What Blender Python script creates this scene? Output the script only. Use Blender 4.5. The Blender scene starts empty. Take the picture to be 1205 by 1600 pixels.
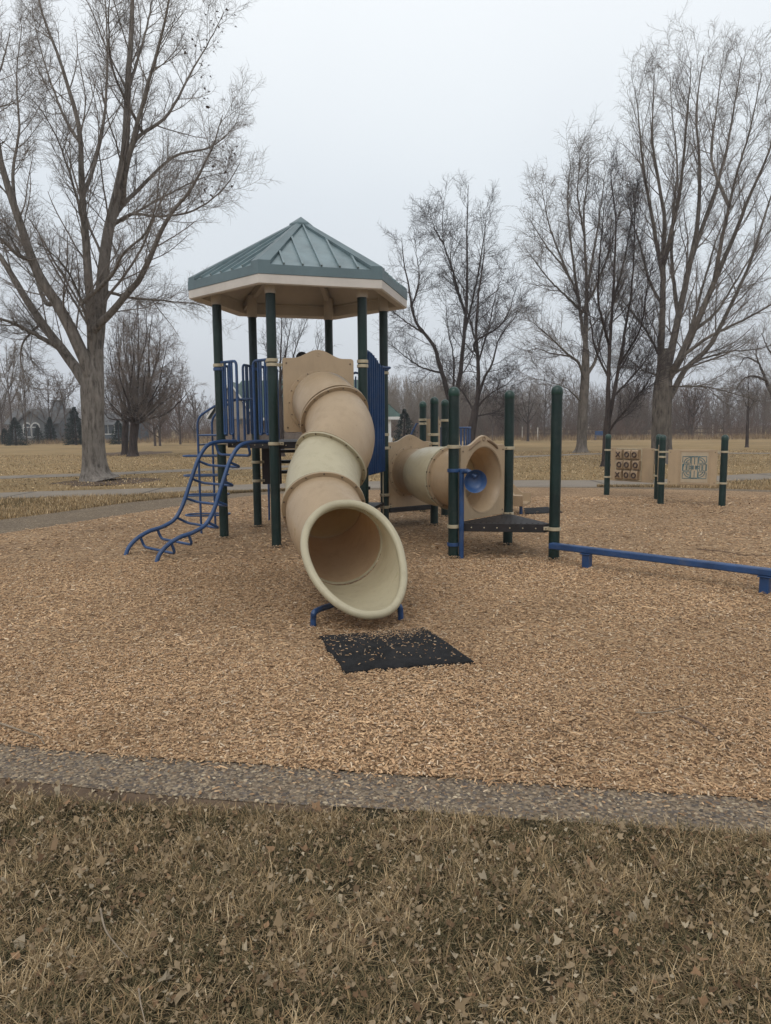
import bpy, math, random
import numpy as np
from mathutils import Matrix, Vector
sc = bpy.context.scene
# ------------------------------------------------------------------ camera
CX, CY, FPX, PITCH, CAMH, ROLL = 602.5, 800.0, 1128.4, 0.11753, 1.58, -0.0071
_s, _c = math.sin(PITCH), math.cos(PITCH)
_rt = Vector((1, 0, 0)); _up = Vector((0, _s, _c)); _fw = Vector((0, _c, -_s))
_cr, _sr = math.cos(ROLL), math.sin(ROLL)
_r = _cr*_rt + _sr*_up; _u = _cr*_up - _sr*_rt
cam = bpy.data.cameras.new("camera"); cam_o = bpy.data.objects.new("camera", cam); sc.collection.objects.link(cam_o)
m = Matrix.Identity(4)
for i in range(3):
    m[i][0] = _r[i]; m[i][1] = _u[i]; m[i][2] = -_fw[i]
m[0][3], m[1][3], m[2][3] = 0, 0, CAMH
cam_o.matrix_world = m
cam.sensor_fit = 'VERTICAL'; cam.sensor_height = 36; cam.lens = FPX/1600*36
cam.clip_start = 0.05; cam.clip_end = 3000
sc.camera = cam_o
# ------------------------------------------------------------------ sky, light, exposure
W = bpy.data.worlds.new("World"); sc.world = W; W.use_nodes = True
nt = W.node_tree; nt.nodes.clear()
wo = nt.nodes.new('ShaderNodeOutputWorld'); bg = nt.nodes.new('ShaderNodeBackground')
sky = nt.nodes.new('ShaderNodeTexSky'); sky.sky_type = 'NISHITA'; sky.sun_disc = False
sky.sun_elevation = math.radians(48); sky.sun_rotation = math.radians(200); sky.dust_density = 6; sky.air_density = 1.2
SKY = 0.10
hs = nt.nodes.new('ShaderNodeHueSaturation'); hs.inputs['Saturation'].default_value = 0.25
tc = nt.nodes.new('ShaderNodeTexCoord'); sp = nt.nodes.new('ShaderNodeSeparateXYZ'); rp = nt.nodes.new('ShaderNodeValToRGB')
nz = nt.nodes.new('ShaderNodeTexNoise'); nz.inputs['Scale'].default_value = 1.6; nz.inputs['Detail'].default_value = 3
rp.color_ramp.elements[0].position = 0.0; rp.color_ramp.elements[0].color = (5.3, 5.65, 6.1, 1)
rp.color_ramp.elements[1].position = 0.75; rp.color_ramp.elements[1].color = (7.75, 7.95, 8.15, 1)
e = rp.color_ramp.elements.new(0.28); e.color = (6.4, 6.9, 7.4, 1)
e = rp.color_ramp.elements.new(0.5); e.color = (7.8, 8.15, 8.5, 1)
mx = nt.nodes.new('ShaderNodeMix'); mx.data_type = 'RGBA'; mx.inputs[0].default_value = 0.86
m2 = nt.nodes.new('ShaderNodeMix'); m2.data_type = 'RGBA'; m2.blend_type = 'MULTIPLY'; m2.inputs[0].default_value = 1
r2 = nt.nodes.new('ShaderNodeValToRGB'); r2.color_ramp.elements[0].position = .3; r2.color_ramp.elements[0].color = (.94, .94, .95, 1)
r2.color_ramp.elements[1].position = .7; r2.color_ramp.elements[1].color = (1.04, 1.04, 1.03, 1)
L = nt.links
L.new(tc.outputs['Generated'], sp.inputs[0]); L.new(sp.outputs['Z'], rp.inputs[0]); L.new(tc.outputs['Generated'], nz.inputs['Vector'])
L.new(nz.outputs['Fac'], r2.inputs[0])
L.new(sky.outputs[0], hs.inputs['Color']); L.new(hs.outputs[0], mx.inputs[6]); L.new(rp.outputs[0], mx.inputs[7])
L.new(mx.outputs[2], m2.inputs[6]); L.new(r2.outputs[0], m2.inputs[7])
L.new(m2.outputs[2], bg.inputs[0]); bg.inputs[1].default_value = SKY
L.new(bg.outputs[0], wo.inputs[0])
sun = bpy.data.lights.new("sun", 'SUN'); sun.energy = 0.6; sun.angle = math.radians(35); sun.color = (1, .96, .9)
sun_o = bpy.data.objects.new("sun", sun); sc.collection.objects.link(sun_o)
sun_o.rotation_euler = (math.radians(38), 0, math.radians(-20))
sc.view_settings.view_transform = 'Standard'; sc.view_settings.look = 'None'; sc.view_settings.gamma = 1
sc.view_settings.exposure = 0.38
sc.cycles.max_bounces = 6; sc.cycles.diffuse_bounces = 3

# ------------------------------------------------------------------ picture-to-place helpers
def ray(px, py):
    d = _r*(px-CX) - _u*(py-CY) + _fw*FPX
    return d
def G(px, py, z=0.0):                       # where a pixel's line of sight meets the level z
    d = ray(px, py); t = (z-CAMH)/d.z
    return Vector((d.x*t, d.y*t, z))
def D(px, py, Y):                           # point on a pixel's line of sight at distance Y
    d = ray(px, py); t = Y/d.y
    return Vector((d.x*t, Y, CAMH+d.z*t))
def zat(Y, py, px=602): return D(px, py, Y).z

# ------------------------------------------------------------------ materials
def nodes_mat(name):
    M = bpy.data.materials.new(name); M.use_nodes = True
    t = M.node_tree; b = t.nodes['Principled BSDF']
    return M, t, b
def N(t, k, **kw):
    n = t.nodes.new(k)
    for a, v in kw.items():
        if a in n.inputs.keys(): n.inputs[a].default_value = v
        else: setattr(n, a, v)
    return n
def coords(t, scale=(1, 1, 1), obj=True):
    tc = N(t, 'ShaderNodeTexCoord'); mp = N(t, 'ShaderNodeMapping'); mp.inputs['Scale'].default_value = scale
    t.links.new(tc.outputs['Object'], mp.inputs[0]); return mp.outputs[0]
def ramp(t, src, stops):
    r = N(t, 'ShaderNodeValToRGB'); el = r.color_ramp.elements
    el[0].position, el[0].color = stops[0][0], (*stops[0][1], 1)
    el[1].position, el[1].color = stops[-1][0], (*stops[-1][1], 1)
    for p, c in stops[1:-1]:
        x = el.new(p); x.color = (*c, 1)
    t.links.new(src, r.inputs[0]); return r.outputs[0]
def mixc(t, f, a, b, mode='MIX'):
    x = N(t, 'ShaderNodeMix'); x.data_type = 'RGBA'; x.blend_type = mode
    for v, i in ((f, 0), (a, 6), (b, 7)):
        if isinstance(v, (int, float)): x.inputs[i].default_value = v
        elif isinstance(v, tuple): x.inputs[i].default_value = (*v, 1)
        else: t.links.new(v, x.inputs[i])
    return x.outputs[2]
def bump(t, b, src, strength=.3, dist=.01):
    n = N(t, 'ShaderNodeBump'); n.inputs['Strength'].default_value = strength; n.inputs['Distance'].default_value = dist
    t.links.new(src, n.inputs['Height']); t.links.new(n.outputs[0], b.inputs['Normal'])
def simple(name, col, rough=.5, var=.12, scale=6, bmp=.05, spec=.5, metal=0, dirt=None, fine=60, stretch=(1, 1, 1)):
    M, t, b = nodes_mat(name)
    v = coords(t, stretch)
    n1 = N(t, 'ShaderNodeTexNoise', Scale=scale, Detail=6.0, Roughness=.6); t.links.new(v, n1.inputs[0])
    lo = tuple(c*(1-var*2) for c in col); hi = tuple(min(1, c*(1+var*1.6)) for c in col)
    c = ramp(t, n1.outputs[0], [(.3, lo), (.5, col), (.72, hi)])
    if dirt:
        n2 = N(t, 'ShaderNodeTexNoise', Scale=scale*1.4, Detail=9.0, Roughness=.75); t.links.new(v, n2.inputs[0])
        f = ramp(t, n2.outputs[0], [(.52, (0, 0, 0)), (.75, (dirt[1],)*3)])
        c = mixc(t, f, c, dirt[0])
    t.links.new(c, b.inputs['Base Color'])
    b.inputs['Roughness'].default_value = rough; b.inputs['Metallic'].default_value = metal
    b.inputs['Specular IOR Level'].default_value = spec
    n3 = N(t, 'ShaderNodeTexNoise', Scale=fine, Detail=3.0); t.links.new(v, n3.inputs[0])
    bump(t, b, n3.outputs[0], bmp, .004)
    return M
def plastic(name, col, trans=.12):
    M, t, b = nodes_mat(name); v = coords(t)
    n1 = N(t, 'ShaderNodeTexNoise', Scale=2.2, Detail=7.0, Roughness=.65); t.links.new(v, n1.inputs[0])
    c = ramp(t, n1.outputs[0], [(.3, tuple(x*.9 for x in col)), (.7, tuple(min(1, x*1.07) for x in col))])
    # scuffs and grime streaks
    mp = N(t, 'ShaderNodeMapping'); mp.inputs['Scale'].default_value = (3, 3, .8); t.links.new(v, mp.inputs[0])
    n2 = N(t, 'ShaderNodeTexNoise', Scale=3.0, Detail=10.0, Roughness=.75); t.links.new(mp.outputs[0], n2.inputs[0])
    f = ramp(t, n2.outputs[0], [(.5, (0, 0, 0)), (.72, (.30, .30, .30))])
    c = mixc(t, f, c, (.20, .15, .10))
    t.links.new(c, b.inputs['Base Color'])
    t.links.new(ramp(t, n2.outputs[0], [(.35, (.27,)*3), (.65, (.5,)*3)]), b.inputs['Roughness']); b.inputs['Specular IOR Level'].default_value = .5
    n3 = N(t, 'ShaderNodeTexNoise', Scale=180.0, Detail=2.0); t.links.new(v, n3.inputs[0]); bump(t, b, n3.outputs[0], .06, .002)
    tr = N(t, 'ShaderNodeBsdfTranslucent'); tr.inputs[0].default_value = (col[0], col[1]*.62, col[2]*.3, 1)
    ms = N(t, 'ShaderNodeMixShader'); ms.inputs[0].default_value = trans
    t.links.new(b.outputs[0], ms.inputs[1]); t.links.new(tr.outputs[0], ms.inputs[2])
    t.links.new(ms.outputs[0], t.nodes['Material Output'].inputs[0])
    return M
def vcol(name, rough=.9, bmp=0, mul=(1, 1, 1), two=False):
    M, t, b = nodes_mat(name)
    a = N(t, 'ShaderNodeAttribute', attribute_name='Col')
    c = mixc(t, 1.0, a.outputs[0], mul, 'MULTIPLY')
    t.links.new(c, b.inputs['Base Color']); b.inputs['Roughness'].default_value = rough
    b.inputs['Specular IOR Level'].default_value = .12
    return M
def bark(name, dark, light, vs=2.5, stretch=7):
    M, t, b = nodes_mat(name); v = coords(t)
    n0 = N(t, 'ShaderNodeTexNoise', Scale=3.0, Detail=4.0); t.links.new(v, n0.inputs[0])
    vv = mixc(t, .12, v, n0.outputs[1])
    mp = N(t, 'ShaderNodeMapping'); mp.inputs['Scale'].default_value = (stretch*1.6, stretch*1.6, 1.9); t.links.new(vv, mp.inputs[0])
    n1 = N(t, 'ShaderNodeTexNoise', Scale=1.3, Detail=7.0, Roughness=.62); t.links.new(mp.outputs[0], n1.inputs[0])
    n2 = N(t, 'ShaderNodeTexNoise', Scale=1.0, Detail=8.0, Roughness=.7); t.links.new(v, n2.inputs[0])
    c1 = ramp(t, n1.outputs[0], [(.34, dark), (.48, tuple(d_*.45+l_*.55 for d_, l_ in zip(dark, light))), (.68, light)])
    c2 = ramp(t, n2.outputs[0], [(.3, (.72, .70, .67)), (.7, (1.15, 1.12, 1.1))])
    t.links.new(mixc(t, 1.0, c1, c2, 'MULTIPLY'), b.inputs['Base Color']); b.inputs['Roughness'].default_value = .95
    b.inputs['Specular IOR Level'].default_value = .1
    bump(t, b, n1.outputs[0], .9, .05); return M

TAN = (.42, .312, .198); CREAM = (.47, .42, .285)
M_tan = plastic('tan_plastic', TAN, .16); M_cream = plastic('cream_plastic', CREAM, .14)
M_tan2 = plastic('tan_panel_plastic', (.385, .282, .176), .0)
M_green = simple('green_powder_coat', (.004, .019, .0165), .42, .2, 3, .1, .38, dirt=((.075, .075, .065), .3), fine=220)
M_cap = simple('green_cap', (.006, .034, .024), .35, .15, 5, .05)
M_blue = simple('blue_powder_coat', (.016, .054, .15), .4, .15, 4, .06, .5, dirt=((.13, .13, .13), .4), fine=200)
M_roof = simple('teal_roof_metal', (.175, .235, .25), .38, .12, 1.5, .05, .5, .25, dirt=((.22, .25, .24), .45), stretch=(3, 3, 1))
M_rooft = simple('teal_trim_metal', (.108, .155, .168), .4, .1, 2, .03, .5, .2)
M_beige = simple('beige_painted_metal', (.54, .495, .445), .5, .08, 2, .03, .4)
M_clamp = simple('beige_clamp_metal', (.40, .34, .23), .42, .12, 12, .05)
M_dark = simple('dark_coated_deck', (.016, .013, .013), .6, .25, 8, .3, .4, fine=90)
M_brown = simple('brown_plastic_letter', (.045, .022, .015), .5)
M_bolt = simple('bolt_metal', (.16, .12, .08), .4, .1, 10, .0, .5, .6)
M_teal = simple('teal_maze_line', (.06, .14, .16), .5)
M_rubber = simple('black_rubber', (.012, .012, .013), .85, .35, 9, .8, .2, fine=160, dirt=((.05, .042, .034), .5))
M_barkA = bark('cottonwood_bark', (.085, .075, .066), (.265, .242, .218))
M_barkB = bark('pale_bark', (.07, .061, .054), (.20, .178, .155), 2.5, 5)
M_barkC = bark('dark_bark', (.028, .022, .021), (.08, .064, .058), 2.5, 6)
M_twigA = simple('twig_grey', (.205, .178, .156), .9, .2, 2, 0, .1)
M_twigB = simple('twig_pale', (.18, .155, .135), .9, .2, 2, 0, .1)
M_twigC = simple('twig_dark', (.062, .05, .048), .9, .2, 2, 0, .1)
M_veg = vcol('dry_vegetation'); M_chip = vcol('wood_chips', .85); M_stone = vcol('pebbles', .95)

# ------------------------------------------------------------------ objects
COL = sc.collection
def tag(o, label=None, cat=None, group=None, kind=None):
    if label: o['label'] = label
    if cat: o['category'] = cat
    if group: o['group'] = group
    if kind: o['kind'] = kind
    return o
def empty(name, loc):
    o = bpy.data.objects.new(name, None); COL.objects.link(o); o.location = loc; o.empty_display_size = .3
    return o
def rootloc(p):
    v = Vector((0, 0, 0))
    while p is not None:
        v += Vector(p.location); p = p.parent
    return v
def link(name, me, parent=None):
    o = bpy.data.objects.new(name, me); COL.objects.link(o)
    if parent: o.parent = parent
    return o
def fast_mesh(name, V, F, mats, parent=None, smooth=False, col=None, loc=None):
    """V (n,3), F (m,k) ints all with k corners"""
    V = np.asarray(V, dtype=np.float32); F = np.asarray(F, dtype=np.int32)
    off = np.array(rootloc(parent)) if parent is not None else (np.array(loc) if loc is not None else np.zeros(3))
    V = V - off.astype(np.float32)
    me = bpy.data.meshes.new(name); me.vertices.add(len(V)); me.vertices.foreach_set('co', V.ravel())
    k = F.shape[1]; me.loops.add(F.size); me.loops.foreach_set('vertex_index', F.ravel())
    me.polygons.add(len(F)); me.polygons.foreach_set('loop_start', np.arange(0, F.size, k, dtype=np.int32))
    me.polygons.foreach_set('loop_total', np.full(len(F), k, dtype=np.int32))
    if smooth: me.polygons.foreach_set('use_smooth', np.ones(len(F), dtype=bool))
    if col is not None:
        a = me.color_attributes.new('Col', 'FLOAT_COLOR', 'POINT')
        cc = np.ones((len(V), 4), dtype=np.float32); cc[:, :3] = col; a.data.foreach_set('color', cc.ravel())
    me.update(calc_edges=True)
    for mm in (mats if isinstance(mats, (list, tuple)) else [mats]): me.materials.append(mm)
    o = link(name, me, parent)
    if parent is None and loc is not None: o.location = loc
    return o
class MB:
    def __init__(s): s.v = []; s.f = []; s.mi = []; s.m = 0
    def add(s, vs, fs):
        b = len(s.v); s.v += [tuple(v) for v in vs]
        for f in fs: s.f.append(tuple(b+i for i in f)); s.mi.append(s.m)
        return s
    def box(s, c, size, rz=0, R=None):
        c = Vector(c); h = Vector(size)/2; Rm = R or Matrix.Rotation(rz, 3, 'Z')
        vs = [c + Rm @ Vector((sx*h.x, sy*h.y, sz*h.z)) for sz in (-1, 1) for sy in (-1, 1) for sx in (-1, 1)]
        return s.add(vs, [(0, 2, 3, 1), (4, 5, 7, 6), (0, 1, 5, 4), (2, 6, 7, 3), (0, 4, 6, 2), (1, 3, 7, 5)])
    def bar(s, a, b, w, h, up=(0, 0, 1)):
        a, b = Vector(a), Vector(b); d = (b-a); ln = d.length; d.normalize()
        y = Vector(up).cross(d)
        if y.length < 1e-4: y = Vector((0, 1, 0))
        y.normalize(); z = d.cross(y)
        R = Matrix((d, y, z)).transposed()
        return s.box((a+b)/2, (ln, w, h), R=R)
    def tube(s, pts, r, n=10, closed=False, caps=True):
        pts = [Vector(p) for p in pts]; K = len(pts); rr = r if isinstance(r, (list, tuple)) else [r]*K
        b = len(s.v); T = []
        for i in range(K):
            if closed: t = pts[(i+1) % K]-pts[i-1]
            else: t = pts[min(i+1, K-1)]-pts[max(i-1, 0)]
            T.append(t.normalized())
        u = T[0].orthogonal().normalized(); rings = []
        for i in range(K):
            u = (u - T[i]*u.dot(T[i])).normalized(); w = T[i].cross(u)
            rings.append([pts[i] + (u*math.cos(2*math.pi*k/n)+w*math.sin(2*math.pi*k/n))*rr[i] for k in range(n)])
        vs = [p for R_ in rings for p in R_]; fs = []
        for i in range(K if closed else K-1):
            j = (i+1) % K; sh = 0
            if closed and i == K-1:      # match the twist at the seam
                sh = min(range(n), key=lambda q: (rings[j][q]-rings[i][0]).length)
            for k in range(n):
                fs.append((i*n+k, i*n+(k+1) % n, j*n+(k+1+sh) % n, j*n+(k+sh) % n))
        if caps and not closed:
            fs.append(tuple(reversed(range(n)))); fs.append(tuple((K-1)*n+k for k in range(n)))
        return s.add(vs, fs)
    def cyl(s, a, b, r, n=16): return s.tube([a, b], r, n)
    def ringband(s, c, ax, r0, r1, h, n=40):
        """annular solid: centre c, axis ax, inner r0, outer r1, length h"""
        c, ax = Vector(c), Vector(ax).normalized(); u = ax.orthogonal().normalized(); w = ax.cross(u); vs = []
        for k in range(n):
            d = u*math.cos(2*math.pi*k/n)+w*math.sin(2*math.pi*k/n)
            vs += [c+d*r0-ax*h/2, c+d*r1-ax*h/2, c+d*r1+ax*h/2, c+d*r0+ax*h/2]
        fs = []
        for k in range(n):
            a, b = 4*k, 4*((k+1) % n)
            for q in range(4): fs.append((a+q, b+q, b+(q+1) % 4, a+(q+1) % 4))
        return s.add(vs, fs)
    def loft(s, rings, closed=True):
        n = len(rings[0]); vs = [p for R_ in rings for p in R_]; fs = []
        for i in range(len(rings)-1):
            for k in range(n if closed else n-1):
                fs.append((i*n+k, i*n+(k+1) % n, (i+1)*n+(k+1) % n, (i+1)*n+k))
        return s.add(vs, fs)
    def prism(s, poly, ex):
        """poly: list of 3D points, ex: extrusion vector"""
        n = len(poly); ex = Vector(ex); vs = [Vector(p) for p in poly]+[Vector(p)+ex for p in poly]
        fs = [tuple(reversed(range(n))), tuple(range(n, 2*n))]+[(k, (k+1) % n, n+(k+1) % n, n+k) for k in range(n)]
        return s.add(vs, fs)
    def build(s, name, mats, parent=None, bevel=0, sharp=35, loc=None):
        off = rootloc(parent) if parent is not None else Vector(loc or (0, 0, 0))
        me = bpy.data.meshes.new(name); me.from_pydata([tuple(Vector(v)-off) for v in s.v], [], s.f)
        ml = mats if isinstance(mats, (list, tuple)) else [mats]
        for mm in ml: me.materials.append(mm)
        me.polygons.foreach_set('material_index', s.mi)
        import bmesh
        bm = bmesh.new(); bm.from_mesh(me); bmesh.ops.recalc_face_normals(bm, faces=bm.faces); bm.to_mesh(me); bm.free()
        me.polygons.foreach_set('use_smooth', [True]*len(me.polygons)); me.set_sharp_from_angle(angle=math.radians(sharp))
        o = link(name, me, parent)
        if parent is None: o.location = off
        if bevel:
            md = o.modifiers.new('bevel', 'BEVEL'); md.width = bevel; md.segments = 2; md.limit_method = 'ANGLE'; md.angle_limit = math.radians(40)
        return o
def catmull(P, per=8, closed=False):
    P = [Vector(p) for p in P]; n = len(P); out = []
    for i in range(n if closed else n-1):
        p0, p1, p2, p3 = (P[(i-1) % n], P[i], P[(i+1) % n], P[(i+2) % n]) if closed else (P[max(i-1, 0)], P[i], P[i+1], P[min(i+2, n-1)])
        for k in range(per):
            t = k/per
            out.append(.5*((2*p1)+(p2-p0)*t+(2*p0-5*p1+4*p2-p3)*t*t+(3*p1-p0-3*p2+p3)*t**3))
    if not closed: out.append(P[-1])
    return out
def rounded(P, r=.06, per=5):
    """polyline with its inner corners rounded"""
    P = [Vector(p) for p in P]; out = [P[0]]
    for i in range(1, len(P)-1):
        a, b, c = P[i-1], P[i], P[i+1]; ra = min(r, (a-b).length*.45, (c-b).length*.45)
        s_, e_ = b+(a-b).normalized()*ra, b+(c-b).normalized()*ra
        for k in range(per+1):
            t = k/per; out.append((1-t)**2*s_+2*t*(1-t)*b+t*t*e_)
    out.append(P[-1]); return out

# ------------------------------------------------------------------ SETTING: ground, paths
def ground_mat():
    M, t, b = nodes_mat('dry_lawn'); v = coords(t)
    n1 = N(t, 'ShaderNodeTexNoise', Scale=.09, Detail=5.0, Roughness=.6); t.links.new(v, n1.inputs[0])
    n2 = N(t, 'ShaderNodeTexNoise', Scale=1.3, Detail=8.0, Roughness=.7)
    mp = N(t, 'ShaderNodeMapping'); mp.inputs['Scale'].default_value = (.35, 1, 1); t.links.new(v, mp.inputs[0]); t.links.new(mp.outputs[0], n2.inputs[0])
    n3 = N(t, 'ShaderNodeTexNoise', Scale=22.0, Detail=6.0, Roughness=.8); t.links.new(v, n3.inputs[0])
    c = ramp(t, n1.outputs[0], [(.3, (.215, .16, .095)), (.5, (.295, .215, .128)), (.68, (.36, .265, .16))])
    c = mixc(t, 1.0, c, ramp(t, n2.outputs[0], [(.3, (.72, .74, .7)), (.62, (1.12, 1.08, 1.0))]), 'MULTIPLY')
    c = mixc(t, 1.0, c, ramp(t, n3.outputs[0], [(.3, (.62, .64, .6)), (.65, (1.2, 1.17, 1.1))]), 'MULTIPLY')
    t.links.new(c, b.inputs['Base Color']); b.inputs['Roughness'].default_value = 1; b.inputs['Specular IOR Level'].default_value = .05
    bump(t, b, n3.outputs[0], .7, .04); return M
def mulch_mat():
    M, t, b = nodes_mat('wood_mulch'); v = coords(t)
    n0 = N(t, 'ShaderNodeTexNoise', Scale=9.0, Detail=2.0); t.links.new(v, n0.inputs[0])
    vs = []
    for rot, st in ((.4, (24, 95, 40)), (1.9, (30, 110, 40))):
        mp = N(t, 'ShaderNodeMapping'); mp.inputs['Scale'].default_value = st; mp.inputs['Rotation'].default_value = (0, 0, rot)
        t.links.new(mixc(t, .06, v, n0.outputs[1]), mp.inputs[0])
        w = N(t, 'ShaderNodeTexVoronoi', Scale=1.0); t.links.new(mp.outputs[0], w.inputs[0]); vs.append(w)
    pick = N(t, 'ShaderNodeTexNoise', Scale=26.0, Detail=2.0); t.links.new(v, pick.inputs[0])
    f = ramp(t, pick.outputs[0], [(.46, (0, 0, 0)), (.54, (1, 1, 1))])
    cc = mixc(t, f, vs[0].outputs['Color'], vs[1].outputs['Color'])
    dd = mixc(t, f, vs[0].outputs['Distance'], vs[1].outputs['Distance'])
    sr = N(t, 'ShaderNodeSeparateColor'); t.links.new(cc, sr.inputs[0])
    c = ramp(t, sr.outputs[0], [(.05, (.115, .07, .04)), (.35, (.23, .145, .082)), (.7, (.34, .228, .135)), (.97, (.48, .35, .22))])
    n4 = N(t, 'ShaderNodeTexNoise', Scale=.8, Detail=4.0); t.links.new(v, n4.inputs[0])
    c = mixc(t, 1.0, c, ramp(t, n4.outputs[0], [(.3, (.82, .8, .78)), (.65, (1.08, 1.08, 1.06))]), 'MULTIPLY')
    t.links.new(c, b.inputs['Base Color']); b.inputs['Roughness'].default_value = .9; b.inputs['Specular IOR Level'].default_value = .15
    bump(t, b, dd, -.8 if False else .6, .012); return M
def concrete_mat():
    M, t, b = nodes_mat('path_concrete'); v = coords(t)
    n1 = N(t, 'ShaderNodeTexNoise', Scale=.8, Detail=8.0, Roughness=.7); t.links.new(v, n1.inputs[0])
    n3 = N(t, 'ShaderNodeTexNoise', Scale=60.0, Detail=3.0); t.links.new(v, n3.inputs[0])
    c = ramp(t, n1.outputs[0], [(.3, (.185, .155, .125)), (.7, (.285, .245, .20))])
    c = mixc(t, .35, c, ramp(t, n3.outputs[0], [(.3, (.11, .095, .08)), (.7, (.34, .30, .25))]))
    w = N(t, 'ShaderNodeTexWave', Scale=.105); w.bands_direction = 'X'; t.links.new(v, w.inputs[0])   # joints about every 3 m
    j = ramp(t, w.outputs[0], [(.0, (.45, .45, .45)), (.004, (1, 1, 1))])
    t.links.new(mixc(t, 1.0, c, j, 'MULTIPLY'), b.inputs['Base Color']); b.inputs['Roughness'].default_value = 1; b.inputs['Specular IOR Level'].default_value = .1
    bump(t, b, n3.outputs[0], .3, .004); return M
def aggregate_mat():
    M, t, b = nodes_mat('exposed_aggregate'); v = coords(t)
    w = N(t, 'ShaderNodeTexVoronoi', Scale=70.0); t.links.new(v, w.inputs[0])
    sr = N(t, 'ShaderNodeSeparateColor'); t.links.new(w.outputs['Color'], sr.inputs[0])
    c = ramp(t, sr.outputs[0], [(.0, (.08, .06, .045)), (.4, (.16, .122, .086)), (.75, (.235, .185, .13)), (1, (.37, .30, .21))])
    n = N(t, 'ShaderNodeTexNoise', Scale=2.0, Detail=6.0); t.links.new(v, n.inputs[0])
    c = mixc(t, ramp(t, n.outputs[0], [(.35, (0, 0, 0)), (.75, (.6, .6, .6))]), c, (.13, .105, .08))
    t.links.new(c, b.inputs['Base Color']); b.inputs['Roughness'].default_value = 1; b.inputs['Specular IOR Level'].default_value = .08
    inv = N(t, 'ShaderNodeMath', operation='SUBTRACT'); inv.inputs[0].default_value = 1; t.links.new(w.outputs['Distance'], inv.inputs[1])
    bump(t, b, inv.outputs[0], .7, .008); return M
M_ground, M_mulch, M_conc, M_aggr = ground_mat(), mulch_mat(), concrete_mat(), aggregate_mat()
M_dirt = simple('bare_dirt', (.115, .08, .055), .95, .25, 4, .9, .1, fine=40)

b = MB(); b.add([(-500, -60, -.012), (500, -60, -.012), (500, 900, -.012), (-500, 900, -.012)], [(0, 1, 2, 3)])
tag(b.build('ground', M_ground), kind='structure')
near_top = [G(x, y) for x, y in ((-700, 1095), (-400, 1123), (0, 1160), (200, 1180), (400, 1193), (600, 1208), (800, 1221), (1000, 1235), (1205, 1248), (1600, 1275), (1900, 1295))]
near_bot = [G(x, y) for x, y in ((-700, 1140), (-400, 1168), (0, 1214), (200, 1236), (400, 1252), (600, 1262), (800, 1277), (1000, 1290), (1205, 1304), (1600, 1335), (1900, 1360))]
back_in = [G(x, y) for x, y in ((-260, 872), (-120, 853), (0, 834), (100, 819), (200, 803), (290, 789), (400, 774), (520, 768), (640, 764), (760, 762), (880, 762), (1000, 764), (1100, 766), (1205, 769), (1400, 778), (1700, 800))]
back_out = [G(x, y) for x, y in ((-260, 845), (-120, 828), (0, 812), (100, 799), (200, 785), (290, 776), (400, 768.5), (520, 765), (640, 761.5), (760, 760.5), (880, 760.5), (1000, 761), (1100, 762.5), (1205, 765.5), (1400, 773), (1700, 790))]
def sheet(name, lo, hi, z, M, per=6, kind='structure', hz=None):
    A = catmull(lo, per); B = catmull(hi, per); mb = MB()
    vs = [(p.x, p.y, z) for p in A]+[(p.x, p.y, z) for p in B]; n = len(A)
    mb.add(vs, [(i, i+1, n+i+1, n+i) for i in range(n-1)]); return tag(mb.build(name, M), kind=kind)
def polysheet(name, poly, z, M):
    mb = MB(); mb.add([(p.x, p.y, z) for p in poly], [tuple(range(len(poly)))]); return tag(mb.build(name, M), kind='structure')
# the bed of wood chips: a filled ring between near and back edges
ring = catmull(near_top, 6)+list(reversed(catmull(back_in, 6)))
import bmesh
def filled(name, ring, z, M):
    me = bpy.data.meshes.new(name); bm = bmesh.new()
    vs = [bm.verts.new((p.x, p.y, z)) for p in ring]; f = bm.faces.new(vs); bmesh.ops.triangulate(bm, faces=[f]); 
    bm.normal_update()
    for f in bm.faces:
        if f.normal.z < 0: f.normal_flip()
    bm.to_mesh(me); bm.free(); me.materials.append(M); return tag(link(name, me), kind='structure')
filled('mulch_bed', ring, 0.0, M_mulch)
sheet('aggregate_border', near_bot, near_top, -.004, M_aggr)
sheet('aggregate_border', back_in, back_out, -.004, M_aggr)
p1_lo = [G(x, y) for x, y in ((-500, 806), (-200, 791), (0, 779), (150, 775), (290, 771), (400, 768), (520, 764.5), (640, 761), (760, 760), (900, 760.3), (1000, 759.5), (1060, 757), (1130, 752), (1205, 748.5), (1400, 741), (1700, 733))]
p1_hi = [G(x, y) for x, y in ((-500, 793), (-200, 780.5), (0, 769.5), (150, 765), (290, 760.5), (400, 756), (520, 753), (640, 750.5), (760, 750), (900, 750), (1000, 749), (1060, 747), (1130, 742.5), (1205, 739), (1400, 732.5), (1700, 726))]
sheet('path', p1_lo, p1_hi, -.008+.002, M_conc)
p2_lo = [G(x, y) for x, y in ((-500, 772), (-200, 758), (0, 748), (150, 743), (290, 736.5), (420, 731.5), (600, 723.5), (760, 716.5), (860, 712.5), (930, 709.7), (1060, 708.6), (1205, 708.8), (1500, 711))]
p2_hi = [G(x, y) for x, y in ((-500, 766), (-200, 753), (0, 743.5), (150, 738.8), (290, 732.8), (420, 728.2), (600, 721), (760, 714), (860, 710.5), (930, 708.2), (1060, 707.3), (1205, 707.4), (1500, 709.3))]
sheet('path', p2_lo, p2_hi, -.006, M_conc)
sheet('dirt_edge', [G(x, y) for x, y in ((-700, 1175), (-400, 1200), (-100, 1236), (80, 1252), (240, 1262), (400, 1266), (520, 1268))],
      [G(x, y) for x, y in ((-700, 1138), (-400, 1166), (-100, 1201), (80, 1221), (240, 1239), (400, 1251.5), (520, 1257.5))], -.007, M_dirt)
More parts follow.
